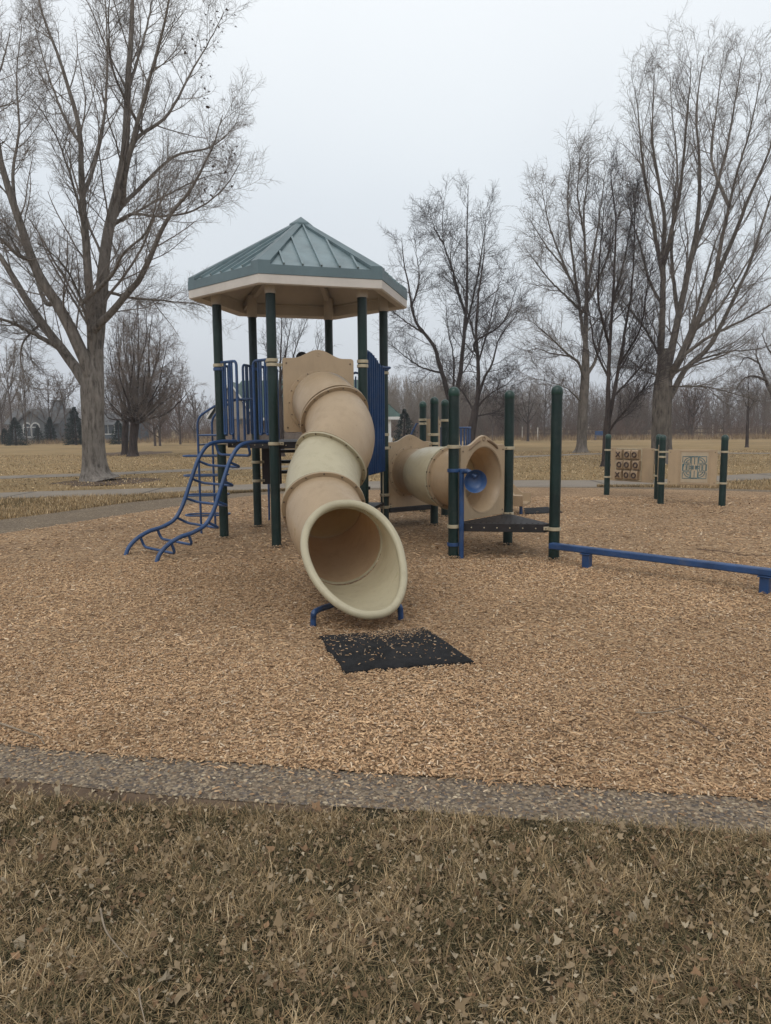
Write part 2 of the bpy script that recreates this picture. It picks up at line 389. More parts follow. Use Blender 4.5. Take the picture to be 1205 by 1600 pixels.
def blob(name, c, rx, ry, z, M, seed):
    rg = random.Random(seed); n = 26
    pts = [Vector((c[0]+math.cos(a)*rx*q, c[1]+math.sin(a)*ry*q, z)) for a, q in ((2*math.pi*k/n, .8+.35*rg.random()) for k in range(n))]
    filled(name, pts, z, M)
filled('lawn_soil', list(near_bot)+[Vector((6, .2, 0)), Vector((-6, .2, 0))], -.0085, simple('dark_thatch', (.042, .034, .02), .95, .3, 14, .9, .1, fine=120))
blob('dirt_patch', G(210, 708)[:2], 2.3, 4.0, -.008, M_dirt, 3)
blob('dirt_patch', G(165, 752)[:2], 1.5, 1.6, -.008, M_dirt, 5)

# ------------------------------------------------------------------ loose ground cover (numpy)
rng = np.random.default_rng(11)
def curve_y(pts, x):
    P = sorted([(p.x, p.y) for p in pts]); return np.interp(x, [p[0] for p in P], [p[1] for p in P])
def noise2(x, y, s, seed):
    r = np.random.default_rng(seed); o = np.zeros_like(x)
    for k in range(7):
        a = r.uniform(0, 6.28); q = s*r.uniform(.6, 1.8); o += np.sin((x*np.cos(a)+y*np.sin(a))*q+r.uniform(0, 6.28))
    return o/7
def strips(cen, ang, ln, wd, hgt, tilt, col, bend=.2):
    """small bent wood slivers: 8 corner solids without a base"""
    n = len(cen); ca, sa = np.cos(ang), np.sin(ang)
    L_ = np.stack([ca*np.cos(tilt), sa*np.cos(tilt), np.sin(tilt)], 1); Wv = np.stack([-sa, ca, rng.normal(0, .25, n)], 1)
    Wv /= np.linalg.norm(Wv, axis=1)[:, None]; U = np.cross(L_, Wv)
    V = np.empty((n, 8, 3)); k = 0
    for s, up in ((-.5, 0), (.5, 0), (-.5, 1), (.5, 1)):
        for w_ in (-.5, .5):
            tp = .75 if up else 1.0
            V[:, k] = cen + L_*(s*ln*tp)[:, None] + Wv*(w_*wd*tp)[:, None] + U*(up*hgt)[:, None]; k += 1
    F = np.array([(4, 5, 7, 6), (0, 4, 6, 2), (1, 3, 7, 5), (0, 1, 5, 4), (2, 6, 7, 3)])
    FF = (np.arange(n)[:, None, None]*8+F[None]).reshape(-1, 4)
    return V.reshape(-1, 3), FF, np.repeat(col, 8, 0)
def scatter_view(n, y0, y1, margin=.6, slope=.60):
    y = np.sqrt(rng.uniform(y0**2, y1**2, n)); x = rng.uniform(-1, 1, n)*(y*slope+margin); return x, y
CH = np.array([(.50, .34, .20), (.40, .255, .145), (.29, .175, .095), (.45, .30, .175), (.16, .098, .058), (.55, .43, .30), (.35, .25, .17)])
VV, FFs, CC = [], [], []; base = 0
for n, y0, y1, sc_ in ((82000, 2.6, 5.0, .68), (76000, 5.0, 8.5, .88), (36000, 8.5, 16, 1.5)):
    x, y = scatter_view(n, y0, y1)
    ok = (y > curve_y(near_top, x)-.01-rng.exponential(.015, n)-rng.exponential(.09, n)*(rng.random(n) < .12)) & (y < curve_y(back_in, x)-.02)
    x, y = x[ok], y[ok]; n = len(x)
    big_ = 1+.7*(rng.random(n) < .09); ln = (.012+rng.gamma(1.9, .0075, n))*sc_*big_; wd = (.003+rng.gamma(2., .0018, n))*sc_*big_; h = .0025+rng.random(n)*.003
    z = rng.random(n)**2*.012+.012*np.clip(noise2(x, y, 2.2, 31), 0, 1)
    c = CH[rng.choice(len(CH), n, p=(.2, .22, .17, .17, .1, .06, .08))]*rng.uniform(.72, 1.25, (n, 1))*(1+.28*noise2(x, y, 1.1, 23)+.15*noise2(x, y, 5, 24))[:, None]
    v, f, cc = strips(np.stack([x, y, z], 1), rng.uniform(0, 2*np.pi, n), ln, wd, h, rng.normal(0, .22, n), c)
    VV.append(v); FFs.append(f+base); CC.append(cc); base += len(v)
tag(fast_mesh('wood_chips', np.concatenate(VV), np.concatenate(FFs), M_chip, col=np.concatenate(CC)), kind='stuff')

# pebbles set in the border path
def pebbles(n, lo, hi, x0, x1, s0):
    u = np.array([(0, 0, 1), (1, 0, .3), (.31, .95, .3), (-.81, .59, .3), (-.81, -.59, .3), (.31, -.95, .3)])*1.0
    x = rng.uniform(x0, x1, n); a, b_ = curve_y(lo, x), curve_y(hi, x); y = a+(b_-a)*rng.random(n)
    s = s0*rng.uniform(.5, 1.3, (n, 1)); ang = rng.uniform(0, 6.28, n); st = rng.uniform(.6, 1, n)
    ux = u[None, :, 0]*s; uy = u[None, :, 1]*s*st[:, None]; z = u[None, :, 2]*s*.45
    X = x[:, None]+ux*np.cos(ang)[:, None]-uy*np.sin(ang)[:, None]; Y = y[:, None]+ux*np.sin(ang)[:, None]+uy*np.cos(ang)[:, None]
    V = np.stack([X, Y, z-.004-s*.1], 2); F = np.array([(0, 1, 2), (0, 2, 3), (0, 3, 4), (0, 4, 5), (0, 5, 1)])
    cols = np.array([(.125, .105, .09), (.21, .165, .12), (.30, .23, .155), (.18, .125, .082), (.42, .345, .24), (.09, .075, .064)])
    c = cols[rng.choice(6, n, p=(.24, .26, .18, .14, .06, .12))]*rng.uniform(.75, 1.2, (n, 1))
    return V.reshape(-1, 3), (np.arange(n)[:, None, None]*6+F[None]).reshape(-1, 3), np.repeat(c, 6, 0)
v, f, c = pebbles(9000, near_bot, near_top, -2.6, 2.4, .0095)
tag(fast_mesh('path_pebbles', v, f, M_stone, col=c, smooth=True), kind='stuff')

# grass blades
def blades(x, y, h, w, lean, cols, z0=-.012, seg=2):
    n = len(x); az = rng.uniform(0, 2*np.pi, n); d = np.stack([np.cos(az), np.sin(az), np.zeros(n)], 1); s = np.stack([-np.sin(az), np.cos(az), np.zeros(n)], 1)
    V = np.empty((n, 6, 3)); base_ = np.stack([x, y, np.full(n, z0)], 1)
    for i, t in enumerate((0, .5, 1)):
        p = base_+d*(h*lean*t**1.6)[:, None]+np.array([0, 0, 1.0])*(h*t*np.sqrt(np.clip(1-(lean*.85)**2, .03, 1))*(1-.25*t*lean))[:, None]
        ww = w*(1, .8, .18)[i]
        V[:, 2*i] = p-s*(ww/2)[:, None]; V[:, 2*i+1] = p+s*(ww/2)[:, None]
    F = np.array([(0, 1, 3, 2), (2, 3, 5, 4)])
    return V.reshape(-1, 3), (np.arange(n)[:, None, None]*6+F[None]).reshape(-1, 4), np.repeat(cols, 6, 0)
GC = np.array([(.32, .225, .12), (.40, .295, .17), (.125, .104, .055), (.075, .066, .034), (.23, .165, .09), (.50, .39, .245)])
def grass_cols(n, nn):
    g = np.clip(.5+nn*1.2, 0, 1); k = np.where(rng.random(n) < g, rng.choice([0, 1, 5, 4], n, p=(.38, .3, .12, .2)), rng.choice([2, 3, 4, 0], n, p=(.36, .26, .2, .18)))
    return GC[k]*rng.uniform(.5, 1.45, (n, 1))
n = 250000
x, y = scatter_view(n, 1.45, 3.4, .45, .60); lim = curve_y([p for p in near_bot], x)
edge = curve_y([G(x_, y_) for x_, y_ in ((-700, 1165), (-400, 1190), (-100, 1232), (80, 1247), (240, 1258), (400, 1264), (520, 1266), (800, 1276), (1205, 1303), (1900, 1360))], x)
ok = (y < edge-.01+noise2(x, y, 9, 2)*.02+rng.exponential(.012, n)*(rng.random(n) < .3))
nn = noise2(x, y, 6, 4)*.6+noise2(x, y, 17, 5)*.5
ok &= rng.random(n) < np.clip(.72+noise2(x, y, 24, 15)*.9, .2, 1)
x, y, nn = x[ok], y[ok], nn[ok]; n = len(x)
h = np.clip(rng.normal(.046, .016, n)*(1+nn*.5), .015, .10); lean = np.clip(rng.beta(3.4, 1.1, n)*1.14, .2, 1.1)
v, f, c = blades(x, y, h, rng.uniform(.0018, .0042, n), lean, grass_cols(n, noise2(x, y, 17, 5)*.8+noise2(x, y, 45, 6)*.7+noise2(x, y, 5, 4)*.2-.05))
tag(fast_mesh('lawn_grass', v, f, M_veg, col=c), kind='stuff')
# rough grass beside the far edge of the bed
n = 60000; x = rng.uniform(-13, -2.2, n); lo = curve_y(back_out, x); hi = curve_y(p1_lo, x); y = lo+(hi-lo)*rng.random(n)
x2 = rng.uniform(5.5, 16, 20000); lo = curve_y(back_out, x2); hi = curve_y(p1_lo, x2); y2 = lo+(hi-lo)*rng.random(20000)
x, y = np.concatenate([x, x2]), np.concatenate([y, y2]); n = len(x)
nn = noise2(x, y, 1.5, 7); v, f, c = blades(x, y, rng.uniform(.04, .11, n)*(1+nn*.3), rng.uniform(.006, .012, n), rng.beta(2, 2, n), grass_cols(n, nn*.7+.3)*1.08)
tag(fast_mesh('rough_grass', v, f, M_veg, col=c), kind='stuff')
n = 60000; x, y = scatter_view(n, 16.5, 45, 2, .58); ok = (y > curve_y(p1_hi, x)+.1) & ~((y > curve_y(p2_lo, x)-.1) & (y < curve_y(p2_hi, x)+.1)); x, y = x[ok], y[ok]; n = len(x)
nn = noise2(x, y, .5, 9); v, f, c = blades(x, y, rng.uniform(.02, .06, n)*(1+nn*.3), rng.uniform(.02, .04, n), rng.beta(2, 2, n), grass_cols(n, nn*.5+.5)*1.1)
tag(fast_mesh('field_grass', v, f, M_veg, col=c), kind='stuff')
# leaf litter
def leaves(x, y, z, s, cols):
    n = len(x); ang = rng.uniform(0, 6.28, n); P = np.array([(0, -1.1), (.55, -.55), (.95, .1), (.4, .35), (.1, 1.1), (-.45, .3), (-.85, .2), (-.5, -.6)])
    pr = P[None]*s[:, None, None]*rng.uniform(.7, 1.25, (n, 8, 1)); ca, sa = np.cos(ang)[:, None], np.sin(ang)[:, None]
    X = pr[..., 0]*ca-pr[..., 1]*sa; Y = pr[..., 0]*sa+pr[..., 1]*ca
    tx, ty = rng.normal(0, .45, (n, 1)), rng.normal(0, .45, (n, 1)); cur = rng.uniform(-.5, 1.2, (n, 1))
    Z = X*tx+Y*ty+cur*(pr[..., 0]**2)/s[:, None]+rng.normal(0, .08, (n, 8))*s[:, None]
    V = np.stack([X+x[:, None], Y+y[:, None], Z+z[:, None]], 2)
    cen = V.mean(1, keepdims=True); V = np.concatenate([V, cen-np.array([0, 0, 1])*0.1*s[:, None, None]], 1)
    F = np.array([(8, i, (i+1) % 8) for i in range(8)])
    return V.reshape(-1, 3), (np.arange(n)[:, None, None]*9+F[None]).reshape(-1, 3), np.repeat(cols, 9, 0)
n = 12500; x, y = scatter_view(n, 1.45, 3.3, .4); ok = y < curve_y(near_bot, x)-.03; x, y = x[ok], y[ok]; n = len(x)
LC = np.array([(.30, .225, .14), (.25, .18, .105), (.20, .135, .08), (.38, .31, .215), (.13, .08, .045), (.26, .16, .09)])
c = LC[rng.choice(6, n, p=(.28, .25, .17, .13, .1, .07))]*rng.uniform(.65, 1.05, (n, 1))
v, f, c = leaves(x, y, rng.uniform(.004, .034, n), .0035+rng.gamma(1.7, .0023, n), c)
tag(fast_mesh('leaf_litter', v, f, M_veg, col=c), kind='stuff')

# ------------------------------------------------------------------ PLAY STRUCTURE
PR = .0635
HC = Vector((-1.171, 10.668, 0)); HR = 1.21; HA = math.radians(16.57)
def hexp(k, R=HR, z=0): a = HA+math.pi+k*math.pi/3; return Vector((HC.x+R*math.cos(a), HC.y+R*math.sin(a), z))
P = [hexp(k) for k in range(6)]         # 0 left, 1 front left, 2 front right, 3 right, 4 back, 5 back left
R1, R2, R3 = Vector((.819, 8.637, 0)), Vector((1.636, 9.57, 0)), Vector((1.993, 8.446, 0))
B1 = Vector((.785, 11.55, 0)); B2 = G(661, 799); B3 = G(695, 807)
PS = empty('play_structure', (HC.x, HC.y, 0))
tag(PS, 'large tan, green and blue play structure with roofed tower, tube slide and crawl tube', 'play structure')
DECK = 1.39
def zpx(p, py): return D(CX+(p.x)/p.y*FPX, py, p.y).z
def dirz(v): v = Vector((v[0], v[1], 0)); return v.normalized()
def post(p, top, clamps=(), dome=True):
    b = MB(); b.cyl((p.x, p.y, -.05), (p.x, p.y, top), PR, 24); o = b.build('post', M_green, PS)
    if dome:
        c = MB(); rr = PR+.004; prof = [(rr, top-.055), (rr+.002, top-.05), (rr, top-.01)]+[(rr*math.cos(a), top-.01+rr*.95*math.sin(a)) for a in [i*math.pi/16 for i in range(1, 8)]]+[(.002, top-.01+rr*.95)]
        c.loft([[Vector((p.x+r*math.cos(q*math.pi/12), p.y+r*math.sin(q*math.pi/12), z)) for q in range(24)] for r, z in prof]); c.build('post_cap', M_cap, o)
    for z, to, mt in clamps:
        c = MB(); d = dirz(to); s = Vector((-d.y, d.x, 0))
        c.ringband((p.x, p.y, z), (0, 0, 1), PR+.001, PR+.013, .042, 28)
        c.box(p+d*(PR+.032)+Vector((0, 0, z)), (.06, .034, .04), math.atan2(d.y, d.x))
        c.m = 1; q = p+d*(PR+.036)+Vector((0, 0, z))
        c.cyl(q-s*.025, q+s*.025, .009, 8)
        c.build('clamp', [mt, M_bolt], o, .003)
    return o
RT = 3.33
e01, e12, e23, e34, e45, e50 = [(P[(k+1) % 6]-P[k]).normalized() for k in range(6)]
CL, CB = M_clamp, M_blue
post(P[0], RT, [(zpx(P[0], 571), e01, CL), (zpx(P[0], 577), e01, CB), (DECK-.02, e01, CL)], False)
post(P[1], RT, [(zpx(P[1], 563), -e01, CL), (zpx(P[1], 570), e12, CL), (DECK-.02, e12, CL)], False)
post(P[2], RT, [(zpx(P[2], 565), e23, CL), (zpx(P[2], 572), e23, CL), (DECK, -e12, CL)], False)
post(P[3], RT, [(zpx(P[3], 577), -e23, CB), (zpx(P[3], 583), -e23, CL), (zpx(P[3], 679), -e23, CL), (zpx(P[3], 700), B1-P[3], CL), (zpx(P[3], 773), -e23, CL), (zpx(P[3], 792), B1-P[3], CL)], False)
post(P[4], RT, [(2.3, e34*-1, CL), (DECK, -e34, CL)], False)
post(P[5], RT, [(zpx(P[5], 722), e45*-1, CL), (zpx(P[5], 751), -e45, CL), (zpx(P[5], 577), e50, CB)], False)
post(R1, 1.99, [(zpx(R1, 698), R2-R1, CL), (zpx(R1, 822), R3-R1, CL), (zpx(R1, 735), R3-R1, CB), (zpx(R1, 850), R3-R1, CB)])
post(R2, 1.99, [(zpx(R2, 700), R1-R2, CL), (.42, R3-R2, CL)])
post(R3, 1.99, [(zpx(R3, 826), R1-R3, CL)])
post(B1, 1.99, [(zpx(B1, 679), P[3]-B1, CL), (zpx(B1, 693), P[3]-B1, CL)])
post(B2, 1.99, [(zpx(B2, 656), B3-B2, CL), (zpx(B2, 662), B3-B2, CL)])
post(B3, 1.99, [(zpx(B3, 657), B2-B3, CL)])
# --- roof
RE, ZE, ZA = 1.575, 3.575, 4.47
RF = MB(); ap = Vector((HC.x, HC.y, ZA))
for k in range(6):
    a, b_ = hexp(k, RE, ZE), hexp(k+1, RE, ZE); RF.add([a, b_, ap], [(0, 1, 2)])
    mid = (a+b_)/2; ed = (b_-a).normalized(); L_ = (b_-a).length
    slope = (ap-mid); nrm = ed.cross(slope).normalized(); nrm = nrm if nrm.z > 0 else -nrm
    for q in (-.6, -.3, 0, .3, .6):                        # standing seams, each ends at the hip
        if abs(q) < .01 and False: continue
        st = mid+ed*q*L_/2*1.0; en = st+slope*(1-abs(q))*.985
        RF.bar(st+nrm*.014, en+nrm*.014, .022, .034, nrm)
roof = RF.build('roof', M_roof, PS)
for k in range(6):
    a = hexp(k, RE+.005, ZE); d = (ap-a).normalized(); s = d.cross(Vector((0, 0, 1))).normalized()
    b = MB(); n1_ = hexp(k, 1, 0)-HC; w0, w1 = .15, .075
    for sg in (-1, 1):                                     # folded cap: two leaves down either side of the hip
        e1 = (hexp(k+sg, RE, ZE)-hexp(k, RE, ZE)).normalized()
        lo0, lo1 = a+Vector((0, 0, .05)), ap+Vector((0, 0, .045))
        b.add([lo0, lo1, lo1+e1*.06-Vector((0, 0, .01)), lo0+e1*w0-Vector((0, 0, .0))], [(0, 1, 2, 3)])
        b.add([lo0+e1*w0, lo1+e1*.06-Vector((0, 0, .01)), lo1+e1*.06-Vector((0, 0, .05)), lo0+e1*w0-Vector((0, 0, .045))], [(0, 1, 2, 3)])
        b.add([lo0, lo0+e1*w0, lo0+e1*w0-Vector((0, 0, .165)), lo0-Vector((0, 0, .165))], [(0, 1, 2, 3)])
    b.build('ridge_cap', M_rooft, roof)
b = MB(); rings = [[hexp(k, r, z) for k in range(6)] for r, z in ((.17, ZA-.055), (.165, ZA-.03), (.005, ZA+.075))]
b.loft(rings); b.build('apex_cap', M_rooft, roof)
b = MB()
for k in range(6):
    a, b_ = hexp(k, RE+.012, 3.515), hexp(k+1, RE+.012, 3.515); mid = (a+b_)/2
    o_ = (mid-HC); o_.z = 0; o_.normalize()
    b.prism([a+Vector((0, 0, -.055)), b_+Vector((0, 0, -.055)), b_+Vector((0, 0, .06)), a+Vector((0, 0, .06))], -o_*.02)
b.build('trim', M_rooft, roof)
b = MB()
# beige ring beam and the sloped underside
prof = [(RE-.012, 3.47), (RE+.004, 3.455), (RE+.004, 3.35), (RE-.02, 3.335), (RE-.16, 3.36), (RE-.17, 3.52)]
rings = [[hexp(k, r, z) for k in range(6)] for r, z in prof]; rings.append([hexp(k, .02, ZA-.09) for k in range(6)])
b.loft(rings); b.build('soffit', M_beige, roof, sharp=15)
b = MB()
for k in range(6):
    a_, c_ = hexp(k, RE-.18, 3.51), hexp(k+1, RE-.18, 3.51)
    b.tube([a_, c_], .014, 8)
b.build('soffit_rod', M_beige, roof)
for k in range(6):
    b = MB(); b.bar(hexp(k, RE-.12, 3.44), hexp(k, .06, ZA-.14), .07, .13)
    b.build('rafter', M_beige, roof, .004)
    b = MB(); p = P[k]; b.cyl((p.x, p.y, RT-.05), (p.x, p.y, RT+.28), PR+.012, 20); b.build('post_collar', M_beige, roof)
# --- main deck
def deck(name, pts, z, th=.09, inset=.0):
    b = MB(); b.prism([Vector((p.x, p.y, z-th)) for p in pts], (0, 0, th)); b.m = 1
    for i in range(len(pts)):
        a, c = Vector(pts[i]), Vector(pts[(i+1) % len(pts)]); n = 6
        d_ = (c-a).normalized(); out = Vector((d_.y, -d_.x, 0))
        cen = sum((Vector(q) for q in pts), Vector())/len(pts)
        if out.dot((a+c)/2-cen) < 0: out = -out
        for j in range(n):
            q = a.lerp(c, (j+.7)/(n+.4)); q.z = z-th*.5; b.cyl(q+out*.001, q+out*.008, .009, 8)
    return b.build(name, [M_dark, M_clamp], PS, .003)
dk = deck('deck', [hexp(k, HR-.09, 0) for k in range(6)], DECK)
# --- triangular deck
def shrink(pts, d):
    c = sum((Vector(p) for p in pts), Vector())/len(pts); return [c+(Vector(p)-c).normalized()*((Vector(p)-c).length-d) for p in pts]
TD = .42
tri = [R1, R3, R2]
pts = []
for i in range(3):
    p = tri[i]; a = (tri[i-1]-p).normalized(); c = (tri[(i+1) % 3]-p).normalized(); pts += [p+a*.11, p+c*.11]
td = deck('triangle_deck', pts, TD, .1)
b = MB(); cen = (R1+R2+R3)/3                            # rows of perforation strips on the deck
for j in range(-7, 8):
    s = dirz(R2-(R1+R3)/2); x_ = dirz(R3-R1); ln = .5-abs(j)*.06
    c0 = (R1+R3)/2+x_*j*.068+Vector((0, 0, TD+.003))
    hgt = 1.02*(1-abs(j)*.068/.6)-.1
    if hgt > .08: b.bar(c0+s*.05, c0+s*hgt, .02, .004)
b.build('deck_tread', M_dark, td)

# --- panels with an arched top and a round hole
def arch_panel(name, c, e, zb, zt, w, hole, parent, mat, thick=.03, bumph=.11, hc=None, slots=False):
    """c centre (xy), e unit along the panel; hole (radius, z)"""
    e = dirz(e); nrm = Vector((e.y, -e.x, 0)); W2 = w/2; out = []
    def arc(cx, cz, r, a0, a1, n=5): return [(cx+r*math.cos(math.radians(a0+(a1-a0)*i/n)), cz+r*math.sin(math.radians(a0+(a1-a0)*i/n))) for i in range(n+1)]
    r = .035
    out += [(-W2+r+(w-2*r)*i/14, zb) for i in range(15)]; out += arc(W2-r, zb+r, r, -90, 0)[1:]
    out += [(W2, zb+r+(zt-zb-2*r)*i/12) for i in range(1, 13)]; out += arc(W2-r, zt-r, r, 0, 90)[1:]
    for i in range(1, 40):
        x = (W2-r)-(w-2*r)*i/40; out.append((x, zt+(bumph*.5*(1+math.cos(math.pi*x/(W2*.72))) if abs(x) < W2*.72 else 0)))
    out += arc(-W2+r, zt-r, r, 90, 180); out += [(-W2, zt-r-(zt-zb-2*r)*i/12) for i in range(1, 12)]; out += arc(-W2+r, zb+r, r, 180, 270)[:-1]
    def Q(x, z, dpt): return Vector((c.x, c.y, z))+e*x+nrm*dpt
    b = MB()
    if hole:
        hr, hz = hole; inn = []
        for x, z in out:
            a = math.atan2(z-hz, x); inn.append((hr*math.cos(a), hz+hr*math.sin(a)))
        rings = [[Q(x, z, -thick/2) for x, z in inn], [Q(x, z, -thick/2) for x, z in out], [Q(x*.992, (z-hz)*.992+hz, thick/2) for x, z in out], [Q(x, z, thick/2) for x, z in inn]]
        b.loft(rings)
        n = len(inn); 
    else:
        b.prism([Q(x, z, -thick/2) for x, z in out], nrm*thick)
    b.m = 1
    for x, z in ((-W2+.05, zb+.06), (W2-.05, zb+.06), (-W2+.05, zt-.07), (W2-.05, zt-.07)):
        b.cyl(Q(x, z, thick/2-.003), Q(x, z, thick/2+.006), .012, 10)
    b.m = 0
    if not slots: b.tube([Q(.022*math.cos(a*math.pi/8), zt+bumph-.065+.022*math.sin(a*math.pi/8), thick/2+.001) for a in range(16)], .004, 6, True)
    return b.build(name, [mat, M_bolt], parent, .004, 40)
def frame_of(t):
    t = t.normalized(); s = Vector((0, 0, 1)).cross(t).normalized(); u = t.cross(s); return s, u
def tube_section(name, cl, r, mat, parent, flange0=True, flange1=True, n=48, fr=.045, hole=None):
    """cl: centre line points with tangents; a short piece of plastic tunnel with flanges and bolts"""
    b = MB(); K = len(cl); rings = []
    for i in range(K):
        t = cl[min(i+1, K-1)]-cl[max(i-1, 0)]; s, u = frame_of(t); q = i/(K-1)
        rr = r+.012*math.sin(math.pi*q)
        rings.append([cl[i]+(s*math.cos(2*math.pi*k/n)+u*math.sin(2*math.pi*k/n))*rr for k in range(n)])
    b.loft(rings); o = b.build(name, mat, parent, 0, 60)
    for on, idx, sg in ((flange0, 0, 1), (flange1, K-1, -1)):
        if not on: continue
        t = (cl[1]-cl[0] if idx == 0 else cl[-1]-cl[-2]).normalized(); f = MB(); c = cl[idx]+t*sg*.011
        f.ringband(c, t, r-.002, r+fr, .02, 56); f.m = 1; s, u = frame_of(t)
        for k in range(14):
            a = 2*math.pi*(k+.5)/14; d = s*math.cos(a)+u*math.sin(a); q = c+d*(r+fr*.62)
            f.cyl(q-t*.018, q+t*.018, .0105, 8)
        f.build('flange', [mat, M_bolt], o, .004)
    return o
# entry panel of the tube slide
mid12 = (P[1]+P[2])/2; n12 = Vector((e12.y, -e12.x, 0)).normalized()
HZ = 1.90; TR = .365
pe = arch_panel('slide_entry_panel', mid12+n12*.02, e12, zpx(mid12, 675), zpx(mid12, 560), .95, (TR, HZ), PS, M_tan2)
b = MB(); b.ringband(mid12+n12*.045+Vector((0, 0, HZ)), n12, TR, TR+.055, .016, 56); b.m = 1
for k in range(16):
    a = 2*math.pi*k/16; q = mid12+n12*.05+Vector((0, 0, HZ))+e12*math.cos(a)*(TR+.035)+Vector((0, 0, 1))*math.sin(a)*(TR+.035); b.cyl(q, q+n12*.01, .01, 8)
b.build('flange', [M_tan2, M_bolt], pe, .003)
TS = empty('tube_slide', (0, 0, 0)); TS.parent = PS
C0 = mid12+n12*.05+Vector((0, 0, HZ))
KN = [(C0, Vector((.26, -.95, -.12))), (D(523, 652, 8.25), Vector((.42, -.70, -.56))), (D(517, 721, 7.62), Vector((-.42, -.64, -.62))), (D(506, 793, 7.0), Vector((.08, -.86, -.44))),
      (D(535, 853, 6.38), Vector((.24, -.95, -.17))), (Vector((-.245, 5.86, .505)), Vector((.36, -.93, -.05))), (Vector((-.05, 5.36, .485)), Vector((.36, -.93, 0)))]
per = 14; cl = [C0]
for (pa, ta), (pb, tb) in zip(KN, KN[1:]):
    Lc = (pb-pa).length; ta_, tb_ = ta.normalized()*Lc, tb.normalized()*Lc
    for i in range(1, per+1):
        q = i/per; cl.append(pa*(2*q**3-3*q*q+1)+ta_*(q**3-2*q*q+q)+pb*(-2*q**3+3*q*q)+tb_*(q**3-q*q))
def seg(i): return cl[i*per:(i+1)*per+1]
M_scuff = M_tan.copy(); M_scuff.name = 'scuffed_tan_plastic'; t = M_scuff.node_tree; b_ = t.nodes['Principled BSDF']; src = b_.inputs['Base Color'].links[0].from_socket
for (sx, sy, sY), rad_, col_ in (((536, 592, 8.6), .11, (.10, .11, .12)), ((505, 574, 9.0), .13, (.09, .075, .06)), ((560, 585, 8.7), .10, (.2, .17, .13))):
    pos = D(sx, sy, sY)-Vector((HC.x, HC.y, 0)); v = coords(t); g = N(t, 'ShaderNodeVectorMath', operation='DISTANCE'); g.inputs[1].default_value = pos; mp = N(t, 'ShaderNodeTexNoise', Scale=9.0, Detail=6.0); t.links.new(v, mp.inputs[0])
    w_ = mixc(t, .12, v, mp.outputs[1], 'LINEAR_LIGHT'); t.links.new(w_, g.inputs[0]); f_ = ramp(t, g.outputs['Value'], [(0.02, (.75,)*3), (rad_, (.45,)*3), (rad_*1.9, (0, 0, 0))]); src = mixc(t, f_, src, col_)
t.links.new(src, b_.inputs['Base Color'])
tube_section('slide_section', seg(0), TR, M_scuff, TS, False, True)
tube_section('slide_section', seg(1), TR, M_tan, TS)
tube_section('slide_section', seg(2), TR, M_cream, TS)
tube_section('slide_section', seg(3), TR, M_tan, TS, True, False)
# exit scoop: the tunnel cut on a slant with a fat rolled rim
ex = cl[4*per:]; n = 64
def at_len(s_):                                   # point and tangent at arc length along the exit axis
    acc = 0
    for i in range(len(ex)-1):
        d = (ex[i+1]-ex[i]).length
        if acc+d >= s_ or i == len(ex)-2:
            q = ex[i].lerp(ex[i+1], (s_-acc)/d); return q, (ex[i+1]-ex[i]).normalized()
        acc += d
def rim_s(th): return .13+.86*((1-math.sin(th))/2)**1.15
rows = []
for j in range(13):
    q = j/12; ring_ = []
    for k in range(n):
        th = 2*math.pi*k/n; s_ = rim_s(th)*q; c, t = at_len(s_)
        t = Vector((t.x, t.y, t.z*.6)).normalized() if t.z < 0 else t
        s, u = frame_of(t); bt = (1-math.sin(th))/2; fl = TR+.004+q**2.0*(.04-.062*bt**1.5+.02*abs(math.cos(th)))
        ring_.append(c+s*math.cos(th)*fl+u*math.sin(th)*fl)
    rows.append(ring_)
b = MB(); b.loft(rows); ex_o = b.build('exit_scoop', M_cream, TS, 0, 60)
b = MB(); b.tube(rows[-1], .034, 14, True); b.build('rolled_rim', M_cream, ex_o)
b = MB(); b.ringband(cl[4*per], (cl[4*per]-cl[4*per-1]), TR-.012, TR+.004, .012, 56); b.build('seam', M_cream, ex_o)
# exit legs: a bent blue hoop on each side
for (bx, by), (tx, ty, tY) in (((490, 978), (520, 945, 5.95)), ((626, 968), (604, 938, 5.95))):
    g = G(bx, by); tp = D(tx, ty, tY); k_ = Vector((g.x*.85+tp.x*.15, g.y, .12))
    b = MB(); b.tube(catmull([g-Vector((0, 0, .03)), g+Vector((0, 0, .06)), k_, tp], 6), .024, 12); b.build('exit_leg', M_blue, PS)
# --- crawl tube and its panels
midA = (P[3]+B1)/2; eA = (B1-P[3]).normalized(); nA = Vector((eA.y, -eA.x, 0))
midB = (R1+R2)/2; eB = (R2-R1).normalized(); nB = Vector((-eB.y, eB.x, 0))    # nB points away from the camera
zbA, ztA = zpx(midA, 791), zpx(midA, 690)
arch_panel('crawl_panel', midA, eA, zbA, ztA, .86, (.355, .88), PS, M_tan2)
b = MB(); b.ringband(midA+nA*.022+Vector((0, 0, .88)), nA, .355, .405, .014, 48); b.m = 1
for k in range(16):
    a = 2*math.pi*k/16; q = midA+nA*.026+Vector((0, 0, .88))+eA*math.cos(a)*.385+Vector((0, 0, 1))*math.sin(a)*.385; b.cyl(q, q+nA*.009, .01, 8)
b.build('crawl_flange', [M_tan2, M_bolt], PS, .003)
ZB = .91
arch_panel('crawl_panel', midB, eB, TD+.01, zpx(midB, 695), 1.0, (.41, ZB), PS, M_tan2, .03, .12, slots=True)
b = MB()                                              # raised strips for hand slots and eye; recess shade put into dark tan
nF = -nB
for sg in (-1, 1):
    arcp = [midB+nF*.017+eB*sg*(.07+.26*i/8)+Vector((0, 0, zpx(midB, 695)+.055-.115*(i/8)**1.6)) for i in range(9)]
    b.tube(arcp, [.004]+[.019]*7+[.004], 8)
